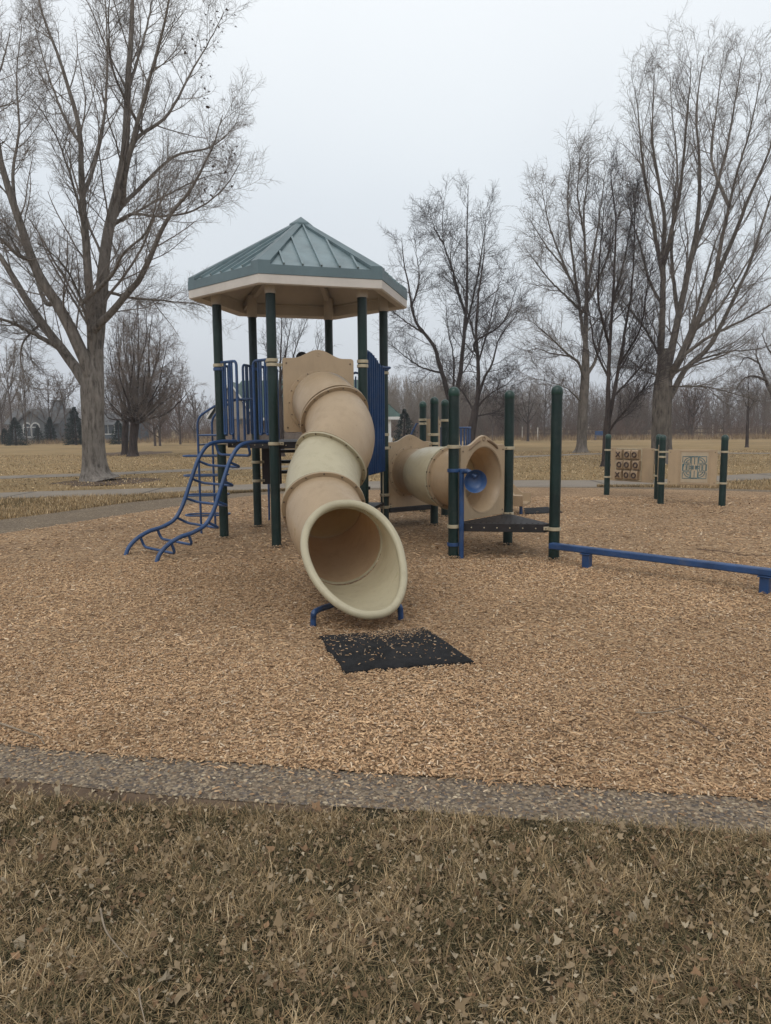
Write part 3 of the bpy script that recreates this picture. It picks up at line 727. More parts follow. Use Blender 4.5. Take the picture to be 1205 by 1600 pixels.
b.tube([midB+nF*.017+eB*.026*math.cos(a*math.pi/8)+Vector((0, 0, zpx(midB, 695)+.075+.026*math.sin(a*math.pi/8))) for a in range(16)], .006, 6, True)
b.build('slot_shade_strips', simple('slot_shade_tan', (.20, .13, .075), .6), PS)
b = MB(); rg = []
for j in range(9):                                    # the trumpet mouth
    q = j/8; rr = .37+.052*(1-q)**2.4+.0; rg.append([midB+nB*(.22*q-.02)+Vector((0, 0, ZB))+(eB*math.cos(2*math.pi*k/48)+Vector((0, 0, 1))*math.sin(2*math.pi*k/48))*rr for k in range(48)])
b.loft(rg); b.build('crawl_mouth', M_tan, PS, 0, 60)
cA, cB = midA+nA*.03+Vector((0, 0, .88)), midB+nB*.2+Vector((0, 0, ZB))
bz = []
T0, T1 = nA*.75, -nB*.75
for i in range(43):
    t = i/42; bz.append((1-t)**3*cA+3*(1-t)**2*t*(cA+T0)+3*(1-t)*t*t*(cB-T1)+t**3*cB)
CT = empty('crawl_tube', (0, 0, 0)); CT.parent = PS
tube_section('crawl_section', bz[:17], .355, M_tan, CT, False, False)
s2 = tube_section('crawl_section', bz[15:37], .395, M_cream, CT, False, True, fr=.03)
tube_section('crawl_section', bz[36:], .37, M_tan, CT, True, False)
ph = bz[22]; tg = (bz[23]-bz[21]).normalized(); sd = tg.cross(Vector((0, 0, 1))).normalized()
sd = sd if sd.y < 0 else -sd
b = MB(); dd = (sd+Vector((0, 0, -.12))).normalized(); b.ringband(ph+dd*.395, dd, .045, .06, .012, 24); b.m = 1; b.cyl(ph+dd*.394, ph+dd*.397, .045, 20)
b.build('port_hole', [M_tan, M_brown], s2)
# --- beams under the crawl panel, lower steps between the right posts of the tower
b = MB(); b.bar(P[3]+eA*.08+Vector((0, 0, zbA-.04)), B1-eA*.08+Vector((0, 0, zbA-.04)), .05, .07); b.build('deck_beam', M_dark, PS, .004)
sd_ = shrink([P[3], B1, B1+Vector((.3, 1.0, 0)), P[4]+Vector((.9, .3, 0))], .12)
deck('deck', [Vector(p) for p in sd_], zbA, .08)
for i, z in enumerate((.42, .66, .9)):
    b = MB(); c = (P[2]+P[3])/2+Vector((-e23.y, e23.x, 0))*(.1+.22*i)
    b.box(Vector((c.x, c.y, z)), (.95, .26, .045), math.atan2(e23.y, e23.x)); b.box(Vector((c.x, c.y, z-.1)), (.95, .02, .2), math.atan2(e23.y, e23.x)); b.build('step', M_dark, PS, .004)
b = MB()
q = P[3]-e23*.1; b.tube([(q.x, q.y, .25), (q.x, q.y, .95)], .011, 8); b.build('step_rod', M_clamp, PS)
# --- tall blue slat barrier between front right and right posts
b = MB(); nn_ = 9; a0 = P[2]+e23*.10; L23 = (P[3]-P[2]).length-.2
zt0, zt1, zb_ = zpx(P[2], 553), zpx(P[3], 576), zpx((P[2]+P[3])/2, 739)
top = []
for i in range(25):
    t = i/24; z = zt1+(zt0-zt1+.06)*max(0, math.cos(max(0, (t-.12))*math.pi*.62))**1.3 if t > .12 else zt0+.045-(.12-t)*.9
    top.append(a0+e23*(L23*t)+Vector((0, 0, z)))
for i in range(nn_):
    t = i/(nn_-1)*.94+.03; k = int(t*24); tp = top[k]; w = L23/nn_*.78
    b.bar((tp.x, tp.y, zb_), (tp.x, tp.y, tp.z-.01), w, .016, up=e23)
bar_ = b.build('slat_barrier', M_blue, PS, .003)
for k_ in ([top, .018], [[a0+Vector((0, 0, zb_)), a0+e23*L23+Vector((0, 0, zb_))], .016], [[a0+Vector((0, 0, DECK)), a0+e23*L23+Vector((0, 0, DECK))], .02]): b = MB(); b.tube(k_[0], k_[1], 10); b.build('barrier_rail', M_blue, bar_)
b = MB()
z_ = zpx(P[3], 575); b.tube([P[3]-e23*.14+Vector((0, 0, z_))+Vector((.0, -.09, 0)), P[3]+Vector((.02, -.085, z_)), P[3]+Vector((.09, -.03, z_)), P[3]+Vector((.08, .06, z_))], .02, 8)
b.build('barrier_rail', M_blue, bar_)
# --- hoop handrails at the openings
def hoop(p, e, w, zt, zb, bars=3, down=.0):
    b = MB(); p = Vector(p); a = p+e*PR
    b.tube(rounded([a+Vector((0, 0, zt)), a+e*w+Vector((0, 0, zt)), a+e*w+Vector((0, 0, zb-down))], .07), .0195, 10)
    o = b.build('handrail', M_blue, PS)
    b = MB(); st = w/(bars+.6)
    zl = zb+.1
    for i in range(0, bars, 2):
        x0, x1 = a+e*(st*(i+.45)), a+e*(st*(i+1.15))
        b.tube(rounded([x0+Vector((0, 0, zt-.012)), x0+Vector((0, 0, zl)), x1+Vector((0, 0, zl)), x1+Vector((0, 0, zt-.012))], .03), .0155, 8)
    b.build('baluster', M_blue, o)
hoop(P[0], e01, .36, zpx(P[0], 567), DECK, 4)
hoop(P[1], -e01, .34, zpx(P[1], 561), DECK, 4)
hoop(P[0], -e50, .34, zpx(P[0], 570), DECK, 3)
hoop(P[5], e50, .34, zpx(P[5], 573), DECK, 4)
hoop(P[5], -e45, .3, zpx(P[5], 573), DECK, 3)
# rear guard rail
b = MB()
rg_pts = [P[3]+e34*.07, P[3]+e34*.35, P[4]-e34*.35, P[4]-e34*.07]
zr = 2.33; b.tube([rg_pts[0]+Vector((0, 0, zr)), rg_pts[1]+Vector((0, 0, zr+.04)), (rg_pts[1]+rg_pts[2])/2+Vector((0, 0, zr+.09)), rg_pts[2]+Vector((0, 0, zr+.04)), rg_pts[3]+Vector((0, 0, zr))], .018, 10)
b.tube([rg_pts[0]+Vector((0, 0, DECK+.06)), rg_pts[3]+Vector((0, 0, DECK+.06))], .016, 8)
for i in range(9):
    q = P[3].lerp(P[4], (i+1)/10); b.cyl((q.x, q.y, DECK+.06), (q.x, q.y, zr+.03), .011, 8)
b.build('rear_barrier', M_blue, PS)
# steering wheel hub on the rear rail
b = MB(); q = D(472, 559, 11.5); b.loft([[Vector((q.x+r*math.cos(a*math.pi/10), q.y, q.z+r*math.sin(a*math.pi/10)))+Vector((0, dy, 0)) for a in range(20)] for r, dy in ((.002, -.07), (.05, -.06), (.085, -.03), (.095, 0), (.085, .03), (.002, .05))])
b.cyl(q+Vector((0, .0, -.06)), q+Vector((0, 0, -1.1)), .03, 12); b.build('steering_pod', M_dark, PS)
# --- under-deck dark wall and rear stair
b = MB(); c = P[5]-e45*0+Vector((.0, 0, 0)); z0, z1 = zpx(P[5], 757), DECK-.09
b.bar(P[5]-e45*.09+Vector((0, 0, (z0+z1)/2)), P[5]-e45*.40+Vector((0, 0, (z0+z1)/2)), .03, z1-z0); b.build('under_panel', simple('dark_brown_panel', (.02, .013, .015), .5), PS, .01)
out45 = -Vector((-e45.y, e45.x, 0)); 
if out45.dot((P[4]+P[5])/2-HC) < 0: out45 = -out45
for i, z in enumerate((1.2, 1.02, .84)):
    c = (P[4]+P[5])/2+out45*(.12+.2*i); b = MB(); b.box(Vector((c.x, c.y, z)), (.62, .22, .05), math.atan2(e45.y, e45.x)); b.build('step', M_dark, PS, .004)
for sg in (-1, 1):
    c0_ = (P[4]+P[5])/2+e45*sg*.33; b = MB(); b.bar(c0_+out45*.02+Vector((0, 0, 1.28)), c0_+out45*.7+Vector((0, 0, .72)), .025, .14); b.build('stair_stringer', M_dark, PS, .004)
    b = MB(); b.tube(rounded([c0_+Vector((0, 0, DECK)), c0_+Vector((0, 0, DECK+.45)), c0_+out45*.6+Vector((0, 0, 1.05)), c0_+out45*.72+Vector((0, 0, .0))], .1), .016, 8); b.build('stair_rail', M_blue, PS)
q = G(421, 806); b = MB(); b.tube([(q.x, q.y, -.03), (q.x, q.y, .6), (q.x-.01, q.y+.05, 1.25)], .018, 8); b.build('slim_pole', M_blue, PS)
# --- snake climber on the front left side
mid01 = (P[0]+P[1])/2; n01 = Vector((e01.y, -e01.x, 0)).normalized()
if n01.dot(mid01-HC) < 0: n01 = -n01
prof = [(-.08, DECK-.0), (.16, DECK+.0), (.33, DECK-.045), (.45, DECK-.2), (.53, 1.0), (.62, .76), (.70, .55), (.81, .38), (.97, .30), (1.14, .26), (1.29, .18), (1.385, .08), (1.43, -.04)]
mid01g = (G(244, 879)+G(200, 866))/2; dirs = (mid01g-mid01); dirs.z = 0; dirs.normalize(); sid = e01
SC = empty('snake_climber', (0, 0, 0)); SC.parent = PS
HW = .37
KS = (mid01g-mid01).length/1.41
def rail_pt(sg, d, z): return mid01+sid*sg*(HW if d < .5 else HW+.01*(d-.5))+dirs*d*KS+Vector((0, 0, z))
def pz(d):
    for (a, za), (c, zc) in zip(prof, prof[1:]):
        if a <= d <= c: return za+(zc-za)*(d-a)/(c-a)
    return 0
for sg in (-1, 1):
    b = MB(); b.tube(catmull([rail_pt(sg, d, z) for d, z in prof], 6), .0265, 14); b.build('rail', M_blue, SC)
back = -dirs
for d, dep, drop in ((.22, .16, .16), (.47, .17, .07), (.565, .17, .07), (.66, .18, .07), (.79, .18, .10), (1.03, .14, .14), (1.24, .12, .14)):
    z = pz(d); a, c = rail_pt(-1, d, z), rail_pt(1, d, z); bb = back*dep if d > .3 and d < .9 else back*.05
    dn = Vector((0, 0, -drop))
    b = MB(); b.tube(rounded([a, a+bb+dn, c+bb+dn, c], .08, 6), .0175, 10); b.build('rung', M_blue, SC)
# --- vertical loop climber on the left side
VC = empty('loop_ladder', (0, 0, 0)); VC.parent = PS
gA, gB = G(315, 834), G(337, 826)
zc = DECK+.02
toA = dirz(P[0]-gA)
for g, px_ in ((gA, 0), (gB, 1)):
    b = MB(); inn = dirz(HC-g)
    top_ = g+Vector((0, 0, zat(g.y, 652, 320))); k2 = g+inn*.42+Vector((0, 0, zat(g.y, 627, 336)+.02)); k3 = g+inn*.75+Vector((0, 0, k2.z+.0))
    b.tube(rounded([g-Vector((0, 0, .03)), top_, k2, k3], .12), .017, 10); b.build('rail', M_blue, VC)
for py in (680, 695):
    z = zat(gA.y, py, 320); b = MB(); b.tube([gA+Vector((0, 0, z)), gB+Vector((0, 0, z))], .014, 8); b.build('rung', M_blue, VC)
    b = MB(); inn = dirz(HC-gA); 
    if py == 680: b.tube([gA+Vector((0, 0, z)), gA+inn*.45+Vector((0, 0, z))], .014, 8); b.build('rung', M_blue, VC)
mm = (gA+gB)/2; dA = dirz(gB-gA)
for py in (712, 742.5, 773, 804):
    z = zat(mm.y, py, 322); b = MB(); w, dp = .30, .13
    c = mm+Vector((0, 0, z)); X_ = Vector((1, .12, 0)).normalized(); Y_ = Vector((-.12, 1, 0)).normalized()
    loop = [c+X_*(-.335+.0), c-X_*.22+Y_*dp, c+X_*.2+Y_*dp, c+X_*.33+Vector((0, 0, .01)), c+X_*.2-Y_*dp, c-X_*.22-Y_*dp]
    b.tube(catmull(loop, 5, True), .0145, 8, True); b.build('rung', M_blue, VC)
# --- blue speaking horn on the right post
b = MB(); pp = R1+Vector((.09, -.06, 0)); zt = zpx(R1, 736)
b.tube(rounded([(pp.x, pp.y, -.03), (pp.x, pp.y, zt), (pp.x+.07, pp.y-.06, zt+.005), (pp.x+.16, pp.y-.1, zt-.06)], .04), .03, 12)
horn = b.build('speaking_tube', M_blue, PS)
b = MB(); hc = D(743, 752, 8.42); ax = Vector((.16, -.97, -.05)).normalized(); s, u = frame_of(ax); rows = []
for off, r in ((-.17, .028), (-.13, .035), (-.09, .06), (-.05, .10), (0, .132), (.006, .138), (0.0, .128), (-.045, .105), (-.075, .06), (-.08, .002)):
    sh = Vector((-.06, 0, .05))*max(0, -off-.04)/.13 if off < -.04 and r < .11 else Vector()
    rows.append([hc+ax*off+sh*0+(s*math.cos(a*math.pi/16)+u*math.sin(a*math.pi/16))*r for a in range(32)])
b.loft(rows); b.build('horn', M_blue, horn, 0, 70)
b = MB(); b.tube([Vector((pp.x+.05, pp.y-.04, zt+.01)), Vector((pp.x+.12, pp.y-.05, zt-.02)), hc-ax*.15], [.028, .034, .034], 12); b.build('neck', M_blue, horn)
# --- far deck with blue drum barrier, arched panel and small slide
cD = Vector((1.42, 12.75, 0))
deck('deck', [B2+Vector((.1, -.05, 0)), B3+Vector((.08, 0, 0)), cD+Vector((.35, -.2, 0)), cD+Vector((.35, .75, 0))], .92, .08)
b = MB(); zt, zb2 = zat(12.7, 668.5, 712), .95; arc = []
c0 = D(712, 680, 12.95); 
for i in range(13):
    a = math.pi+math.pi*i/12; arc.append(Vector((c0.x+.265*math.cos(a), 12.95+.26*math.sin(a), 0)))
for q in arc: b.bar((q.x, q.y, zb2), (q.x, q.y, zt), .032, .014, up=dirz(q-Vector((c0.x, 12.95, 0))))
b.tube([q+Vector((0, 0, zt)) for q in arc], .017, 8); b.tube([q+Vector((0, 0, zb2)) for q in arc], .017, 8)
b.build('drum_barrier', M_blue, PS)
cm = D(671, 680, 13.55); arch_panel('far_panel', Vector((cm.x, cm.y, 0)), Vector((1, .05, 0)), .95, zat(13.5, 657, 670), .34, None, PS, M_tan2, .04, .03)
cm = D(683, 672, 13.7); arch_panel('far_panel', Vector((cm.x, cm.y, 0)), Vector((.6, .8, 0)), .95, zat(13.7, 657, 683), .2, None, PS, M_tan2, .04, .1)
b = MB(); a_ = D(636, 692, 13.9); c_ = D(651, 662, 13.9); b.tube([a_, c_, c_+Vector((.12, 0, 0)), Vector((c_.x+.12, c_.y, .9))], .018, 8)
b.build('far_rail', M_blue, PS)
sl = []; s0, s1 = Vector((1.7, 13.3, .95)), D(823, 787, 12.85)
for i in range(13):
    t = i/12; c = s0.lerp(s1, t); z = .95+(s1.z-.05-.95)*(1-(1-t)**1.0 if t < .8 else t); c.z = max(s1.z-.08, .95-(.95-s1.z)*min(1, t/.82))
    d = dirz(s1-s0); n_ = Vector((-d.y, d.x, 0))
    sl.append([c+n_*w_+Vector((0, 0, h_)) for w_, h_ in ((-.26, .16), (-.22, .18), (-.2, .02), (0, 0), (.2, .02), (.22, .18), (.26, .16), (.22, -.03), (-.22, -.03))])
b = MB(); b.loft(sl); b.add(sl[-1], [tuple(range(9))]); b.add(sl[0], [tuple(range(9))]); b.build('small_slide', M_tan, PS, .006, 50)
g = G(814, 803); b = MB(); b.cyl((g.x, g.y, -.03), (g.x, g.y, .22), .03, 12); b.build('small_slide_leg', M_blue, PS)

# ------------------------------------------------------------------ loose things on the chips
def mat_thing(corners, th, label, seed):
    rg = random.Random(seed); C_ = [G(*c) for c in corners]; cen = sum(C_, Vector())/4; edge = []
    for i in range(4):
        a, c = C_[i], C_[(i+1) % 4]
        for j in range(10):
            q = a.lerp(c, j/10); w = .005+(.028 if i == 3 else 0)*rg.random()
            edge.append(q+Vector((rg.uniform(-w, w), rg.uniform(-w, w), 0)))
    b = MB(); n_ = len(edge); rings = []
    for f_, z in ((1.0, .001), (.985, th*.7), (.94, th), (.6, th*1.02), (.3, th*1.0), (.0, th)):
        rings.append([Vector((cen.x+(q.x-cen.x)*f_, cen.y+(q.y-cen.y)*f_, z+rg.uniform(-.0015, .0015) if f_ < .95 and f_ > 0 else z)) for q in edge])
    b.loft(rings); o = b.build('rubber_mat', M_rubber, None, 0, 30, loc=tuple(cen)); tag(o, label, 'mat'); return C_, cen
C_, cen = mat_thing(((498, 998), (666, 984), (742, 1038), (542, 1054)), .03, 'black rubber mat sprinkled with wood chips below the big tube slide exit', 4)
mat_thing(((818, 795), (856, 793), (880, 801), (822, 804)), .02, 'small dark rubber mat on the chips beyond the crawl tube, near the far short slide', 6)
n = 240; uu, vv2 = rng.beta(1.1, 1.3, n), rng.random(n)
uu = rng.random(n); vv2 = rng.beta(1.7, 1.1, n)
A_, B_, C2, D2 = [np.array(q)[:2] for q in (C_[3], C_[2], C_[1], C_[0])]
xy = (A_*(1-uu)[:, None]+B_*uu[:, None])*(1-vv2)[:, None]+(D2*(1-uu)[:, None]+C2*uu[:, None])*vv2[:, None]
c = CH[rng.choice(len(CH), n)]*rng.uniform(.8, 1.2, (n, 1))
v, f, c = strips(np.concatenate([xy, np.full((n, 1), .032)], 1), rng.uniform(0, 6.28, n), .007+rng.gamma(2., .005, n), .002+rng.random(n)*.003, np.full(n, .003), rng.normal(0, .1, n), c)
n = 900; uu = np.clip(rng.normal(.66, .2, n), .02, .97); vv2 = 1-np.abs(rng.normal(0, .14, n)); xy = (A_*(1-uu)[:, None]+B_*uu[:, None])*(1-vv2)[:, None]+(D2*(1-uu)[:, None]+C2*uu[:, None])*vv2[:, None]
v2, f2, c2 = strips(np.concatenate([xy, np.full((n, 1), .0315)], 1), rng.uniform(0, 6.28, n), .004+rng.gamma(2., .003, n), .0015+rng.random(n)*.003, np.full(n, .002), rng.normal(0, .1, n), CH[rng.choice(len(CH), n)]*.8)
f = np.concatenate([f, f2+len(v)]); v = np.concatenate([v, v2]); c = np.concatenate([c, c2])
tag(fast_mesh('scattered_chips', v, f, M_chip, col=c), kind='stuff')
rng = np.random.default_rng(77); cs = []
for p_ in P+[R1, R2, R3, B1, B2, B3]:
    k_ = 150; a_ = rng.uniform(0, 6.28, k_); d_ = PR+.012+rng.gamma(1.6, .03, k_); cs.append(np.stack([p_.x+np.cos(a_)*d_, p_.y+np.sin(a_)*d_, .004+np.clip(.03-.25*(d_-PR), 0, .03)], 1))
cs = np.concatenate(cs); n = len(cs)
v, f, c = strips(cs, rng.uniform(0, 6.28, n), .014+rng.gamma(2., .008, n), .004+rng.random(n)*.005, np.full(n, .004), rng.normal(0, .35, n), CH[rng.choice(len(CH), n)]*rng.uniform(.6, 1.1, (n, 1)))
tag(fast_mesh('chips_by_posts', v, f, M_chip, col=c), kind='stuff')
M_stick = simple('bleached_stick', (.24, .19, .135), .9, .2, 20, .3); M_stick2 = simple('brown_stick', (.14, .09, .06), .9, .2, 20, .3)
def stick(pts, r, mt, label, z=.012, side=None):
    q = [G(x_, y_, z)+Vector((0, 0, .006*math.sin(i*2.1))) for i, (x_, y_) in enumerate(pts)]
    cen = Vector((q[0].x, q[0].y, 0)); b = MB(); K = catmull(q, 5); b.tube(K, [r*(1-.7*i/len(K)) for i in range(len(K))], 7)
    if side: s_ = [G(x_, y_, z) for x_, y_ in side]; b.tube(catmull(s_, 4), r*.5, 6)
    tag(b.build('stick', mt, None, 0, 60, loc=tuple(cen)), label, 'stick', 'fallen sticks')
stick(((0, 1130), (25, 1140), (50, 1146), (68, 1152)), .006, M_stick, 'forked pale stick on the wood chips at the left edge of the photo', .015, ((50, 1146), (60, 1150), (70, 1163)))
stick(((993, 1113), (1020, 1115), (1050, 1108), (1090, 1100)), .005, M_stick, 'pale straight stick on the chips, in the right part above the border path', .015)
stick(((1060, 1118), (1090, 1130), (1115, 1146), (1140, 1170)), .006, M_stick2, 'curved brown stick on the chips, just right of the pale straight stick', .015)
stick(((157, 1420), (165, 1455), (185, 1478), (200, 1496)), .0035, M_stick, 'bent pale twig lying in the lawn grass at lower left', .04)
stick(((217, 1545), (220, 1570), (228, 1600)), .003, M_stick, 'thin pale twig in the grass at the bottom edge of the photo', .04)
stick(((1090, 858), (1130, 862), (1160, 866), (1205, 868)), .008, M_stick2, 'dark twig on the wood chips beyond the balance beam, at the right edge', .015)

# ------------------------------------------------------------------ balance beam
g1, g2 = G(917, 887), G(1195, 926); bd = dirz(g2-g1); BZ = .235
a = g1-bd*((g1-R3).length-.1); c = g2+bd*1.1
BB = empty('balance_beam', tuple(g1)); tag(BB, 'long low blue balance beam on square legs in the wood chips', 'balance beam')
b = MB(); b.bar(Vector((a.x, a.y, BZ-.035)), Vector((c.x, c.y, BZ-.035)), .095, .07); b.build('beam', M_blue, BB, .012)
for q in (g1, g2):
    b = MB(); b.box((q.x, q.y, (BZ-.07)/2-.01), (.085, .085, BZ-.07+.02), math.atan2(bd.y, bd.x)); b.build('leg', M_blue, BB, .006)
    b = MB(); b.box((q.x, q.y, BZ-.077), (.12, .12, .012), math.atan2(bd.y, bd.x)); b.build('bracket', M_blue, BB, .003)

# ------------------------------------------------------------------ game panel station
Q1, Q2, Q2b, Q3 = G(948, 773), G(1032, 787.5), G(1026.5, 779.5), G(1128, 791)
GS = empty('game_panel_station', tuple(Q2)); tag(GS, 'free standing set of tan game panels on four dark green posts', 'game panels')
def gpost(p, cl_, top=1.33):
    b = MB(); b.cyl((p.x, p.y, -.05), (p.x, p.y, top), PR, 20); o = b.build('post', M_green, GS)
    c = MB(); rr = PR+.004; pr_ = [(rr, top-.05), (rr, top-.01)]+[(rr*math.cos(a), top-.01+rr*.95*math.sin(a)) for a in [i*math.pi/12 for i in range(1, 6)]]+[(.002, top-.01+rr*.95)]
    c.loft([[Vector((p.x+r*math.cos(q*math.pi/10), p.y+r*math.sin(q*math.pi/10), z)) for q in range(20)] for r, z in pr_]); c.build('post_cap', M_cap, o)
    for z, to in cl_:
        d = dirz(to); c = MB(); c.ringband((p.x, p.y, z), (0, 0, 1), PR+.001, PR+.012, .038, 24); c.box(p+d*(PR+.03)+Vector((0, 0, z)), (.06, .03, .034), math.atan2(d.y, d.x)); c.build('clamp', M_clamp, o, .003)
gpost(Q1, [(zpx(Q1, 703), Q2b-Q1), (zpx(Q1, 745), Q2b-Q1)]); gpost(Q2b, [(1.05, Q1-Q2b), (.5, Q1-Q2b)])
gpost(Q2, [(zpx(Q2, 706), Q3-Q2), (zpx(Q2, 709)-.06, Q2b-Q2), (zpx(Q2, 755), Q3-Q2)]); gpost(Q3, [(zpx(Q3, 706), Q2-Q3), (zpx(Q3, 755), Q2-Q3)])
def game_panel(a, c, zb, zt, gap=.1):
    e = dirz(c-a); ln = (c-a).length-2*gap; mid = (a+c)/2; nrm = Vector((e.y, -e.x, 0)); nrm = nrm if nrm.y < 0 else -nrm
    b = MB(); p0 = mid-e*ln/2; b.bar(Vector((mid.x, mid.y, 0))-e*ln/2+Vector((0, 0, (zb+zt)/2)), Vector((mid.x, mid.y, 0))+e*ln/2+Vector((0, 0, (zb+zt)/2)), .03, zt-zb)
    b.m = 1
    for sx in (-1, 1):
        for z in (zb+.05, zt-.05): q = mid+e*sx*(ln/2-.04)+nrm*.014+Vector((0, 0, z)); b.cyl(q, q+nrm*.006, .011, 8)
    return b.build('game_panel', [M_tan2, M_bolt], GS, .006), mid, e, nrm, ln
zT1, zB1 = zpx(Q1, 699), zpx(Q1, 750)
gp, mid, e, nrm, ln = game_panel(Q1, Q2b, zB1, zT1)
if e.x < 0: e = -e
fw = .62; fh = (zT1-zB1)*.93; cz = (zT1+zB1)/2
cxm = mid-e*(ln*.5-.15-fw/2)+e*.0
b = MB()
for s_, t_ in ((-1, 0), (1, 0)): q = cxm+e*s_*(fw/2+.012)+nrm*.02+Vector((0, 0, cz)); b.bar(q-Vector((0, 0, fh/2)), q+Vector((0, 0, fh/2)), .02, .016, up=nrm)
for t_ in (-1, 1): q = cxm+nrm*.02+Vector((0, 0, cz+t_*fh/2)); b.bar(q-e*fw/2, q+e*fw/2, .016, .02)
b.build('tile_frame', M_clamp, gp, .003)
M_tile = simple('tan_tile', (.31, .22, .135), .5, .1, 10)
board = ('XOO', 'OOO', 'XOO')
for r_ in range(3):
    for c_ in range(3):
        q = cxm+e*((c_-1)*fw/3.02+(.018*(-1, 1, -1)[r_] if c_ != 1 else 0))+nrm*.05+Vector((0, 0, cz-(r_-1)*fh/3.05)); w = fw/3*.80; hh = fh/3*.88
        b = MB(); ang = math.atan2(e.y, e.x); prf = []
        for k in range(16):                                   # rounded drum tile seen from the side
            a = 2*math.pi*k/16; rr_ = .5*(abs(math.cos(a))**4+abs(math.sin(a))**4)**-.25; prf.append(q-e*w/2+nrm*(math.cos(a)*.09*rr_)+Vector((0, 0, math.sin(a)*hh*rr_)))
        b.prism(prf, e*w); b.m = 1; f_ = q+nrm*.052
        if board[r_][c_] == 'O': b.tube([f_+e*.048*math.cos(a*math.pi/10)+Vector((0, 0, .05*math.sin(a*math.pi/10))) for a in range(20)], .0155, 8, True)
        else:
            for s_ in (-1, 1): b.bar(f_-e*.048+Vector((0, 0, -.055*s_)), f_+e*.048+Vector((0, 0, .055*s_)), .018, .03, up=nrm)
        b.build('tile', [M_tile, M_brown], gp, .004)
# maze panel
zT2, zB2 = zpx(Q3, 703), zpx(Q3, 759)
gp, mid, e, nrm, ln = game_panel(Q2, Q3, zB2, zT2, .115)
W3, H3 = .49, (zT2-zB2)*.86; cz = (zT2+zB2)/2; o0 = mid+e*.04+nrm*.018+Vector((0, 0, cz))
b = MB(); b.box(o0, (W3, .006, H3), math.atan2(e.y, e.x)); 
b.m = 1
for s_ in (-1, 1):
    b.bar(o0+e*s_*(W3/2+.03)-Vector((0, 0, H3/2+.03)), o0+e*s_*(W3/2+.03)+Vector((0, 0, H3/2+.03)), .02, .012, up=nrm)
    b.bar(o0-e*(W3/2+.03)+Vector((0, 0, s_*(H3/2+.02))), o0+e*(W3/2+.03)+Vector((0, 0, s_*(H3/2+.02))), .012, .02)
b.build('maze_board', [simple('maze_face', (.40, .32, .22), .5, .06), M_tan2], gp, .002)
b = MB()
def mz(pts): b.tube([o0+nrm*.004+e*(x_*.215)+Vector((0, 0, y_*.215)) for x_, y_ in pts], .0065, 6)
def arcp(cx, cy, r, a0, a1): return [(cx+r*math.cos(math.radians(a0+(a1-a0)*i/8)), cy+r*math.sin(math.radians(a0+(a1-a0)*i/8))) for i in range(9)]
for sx in (-1, 1):
    for sy in (-1, 1):
        f_ = lambda L0: [(x_*sx, y_*sy) for x_, y_ in L0]
        mz(f_([(.35, 1), (1, 1), (1, .45)])); mz(f_([(.35, 1), (.35, .4), (.9, .4)])); mz(f_(arcp(.35, .35, .55, 0, 90))); mz(f_(arcp(.35, .35, .36, 10, 80)))
        mz(f_([(.06, .15), (.28, .15), (.28, .95), (.06, .95)])); mz(f_([(.45, .0), (.45, .3), (.62, .3), (.62, .0)])); mz(f_([(.7, .0), (.7, .26), (.95, .3), (.95, 0)])); mz(f_([(.06, .08), (.4, .08)])); mz(f_([(.06, .0), (.3, .0)]))
mz([(0, -1), (0, -.3)]); mz([(0, .3), (0, 1)]); mz([(-.3, 1), (.3, 1)]); mz([(-.3, -1), (.3, -1)]); mz([(-.9, .35), (-.9, .1)]); mz([(1, -.3), (1, .3)]); mz([(-1, -.3), (-1, .3)])
b.build('maze_groove', M_teal, gp)
# third panel, seen edge-on
gp, mid, e, nrm, ln = game_panel(Q2, Q2b+Vector((0, 0, 0)), zpx(Q2, 757), zpx(Q2, 697), .08)

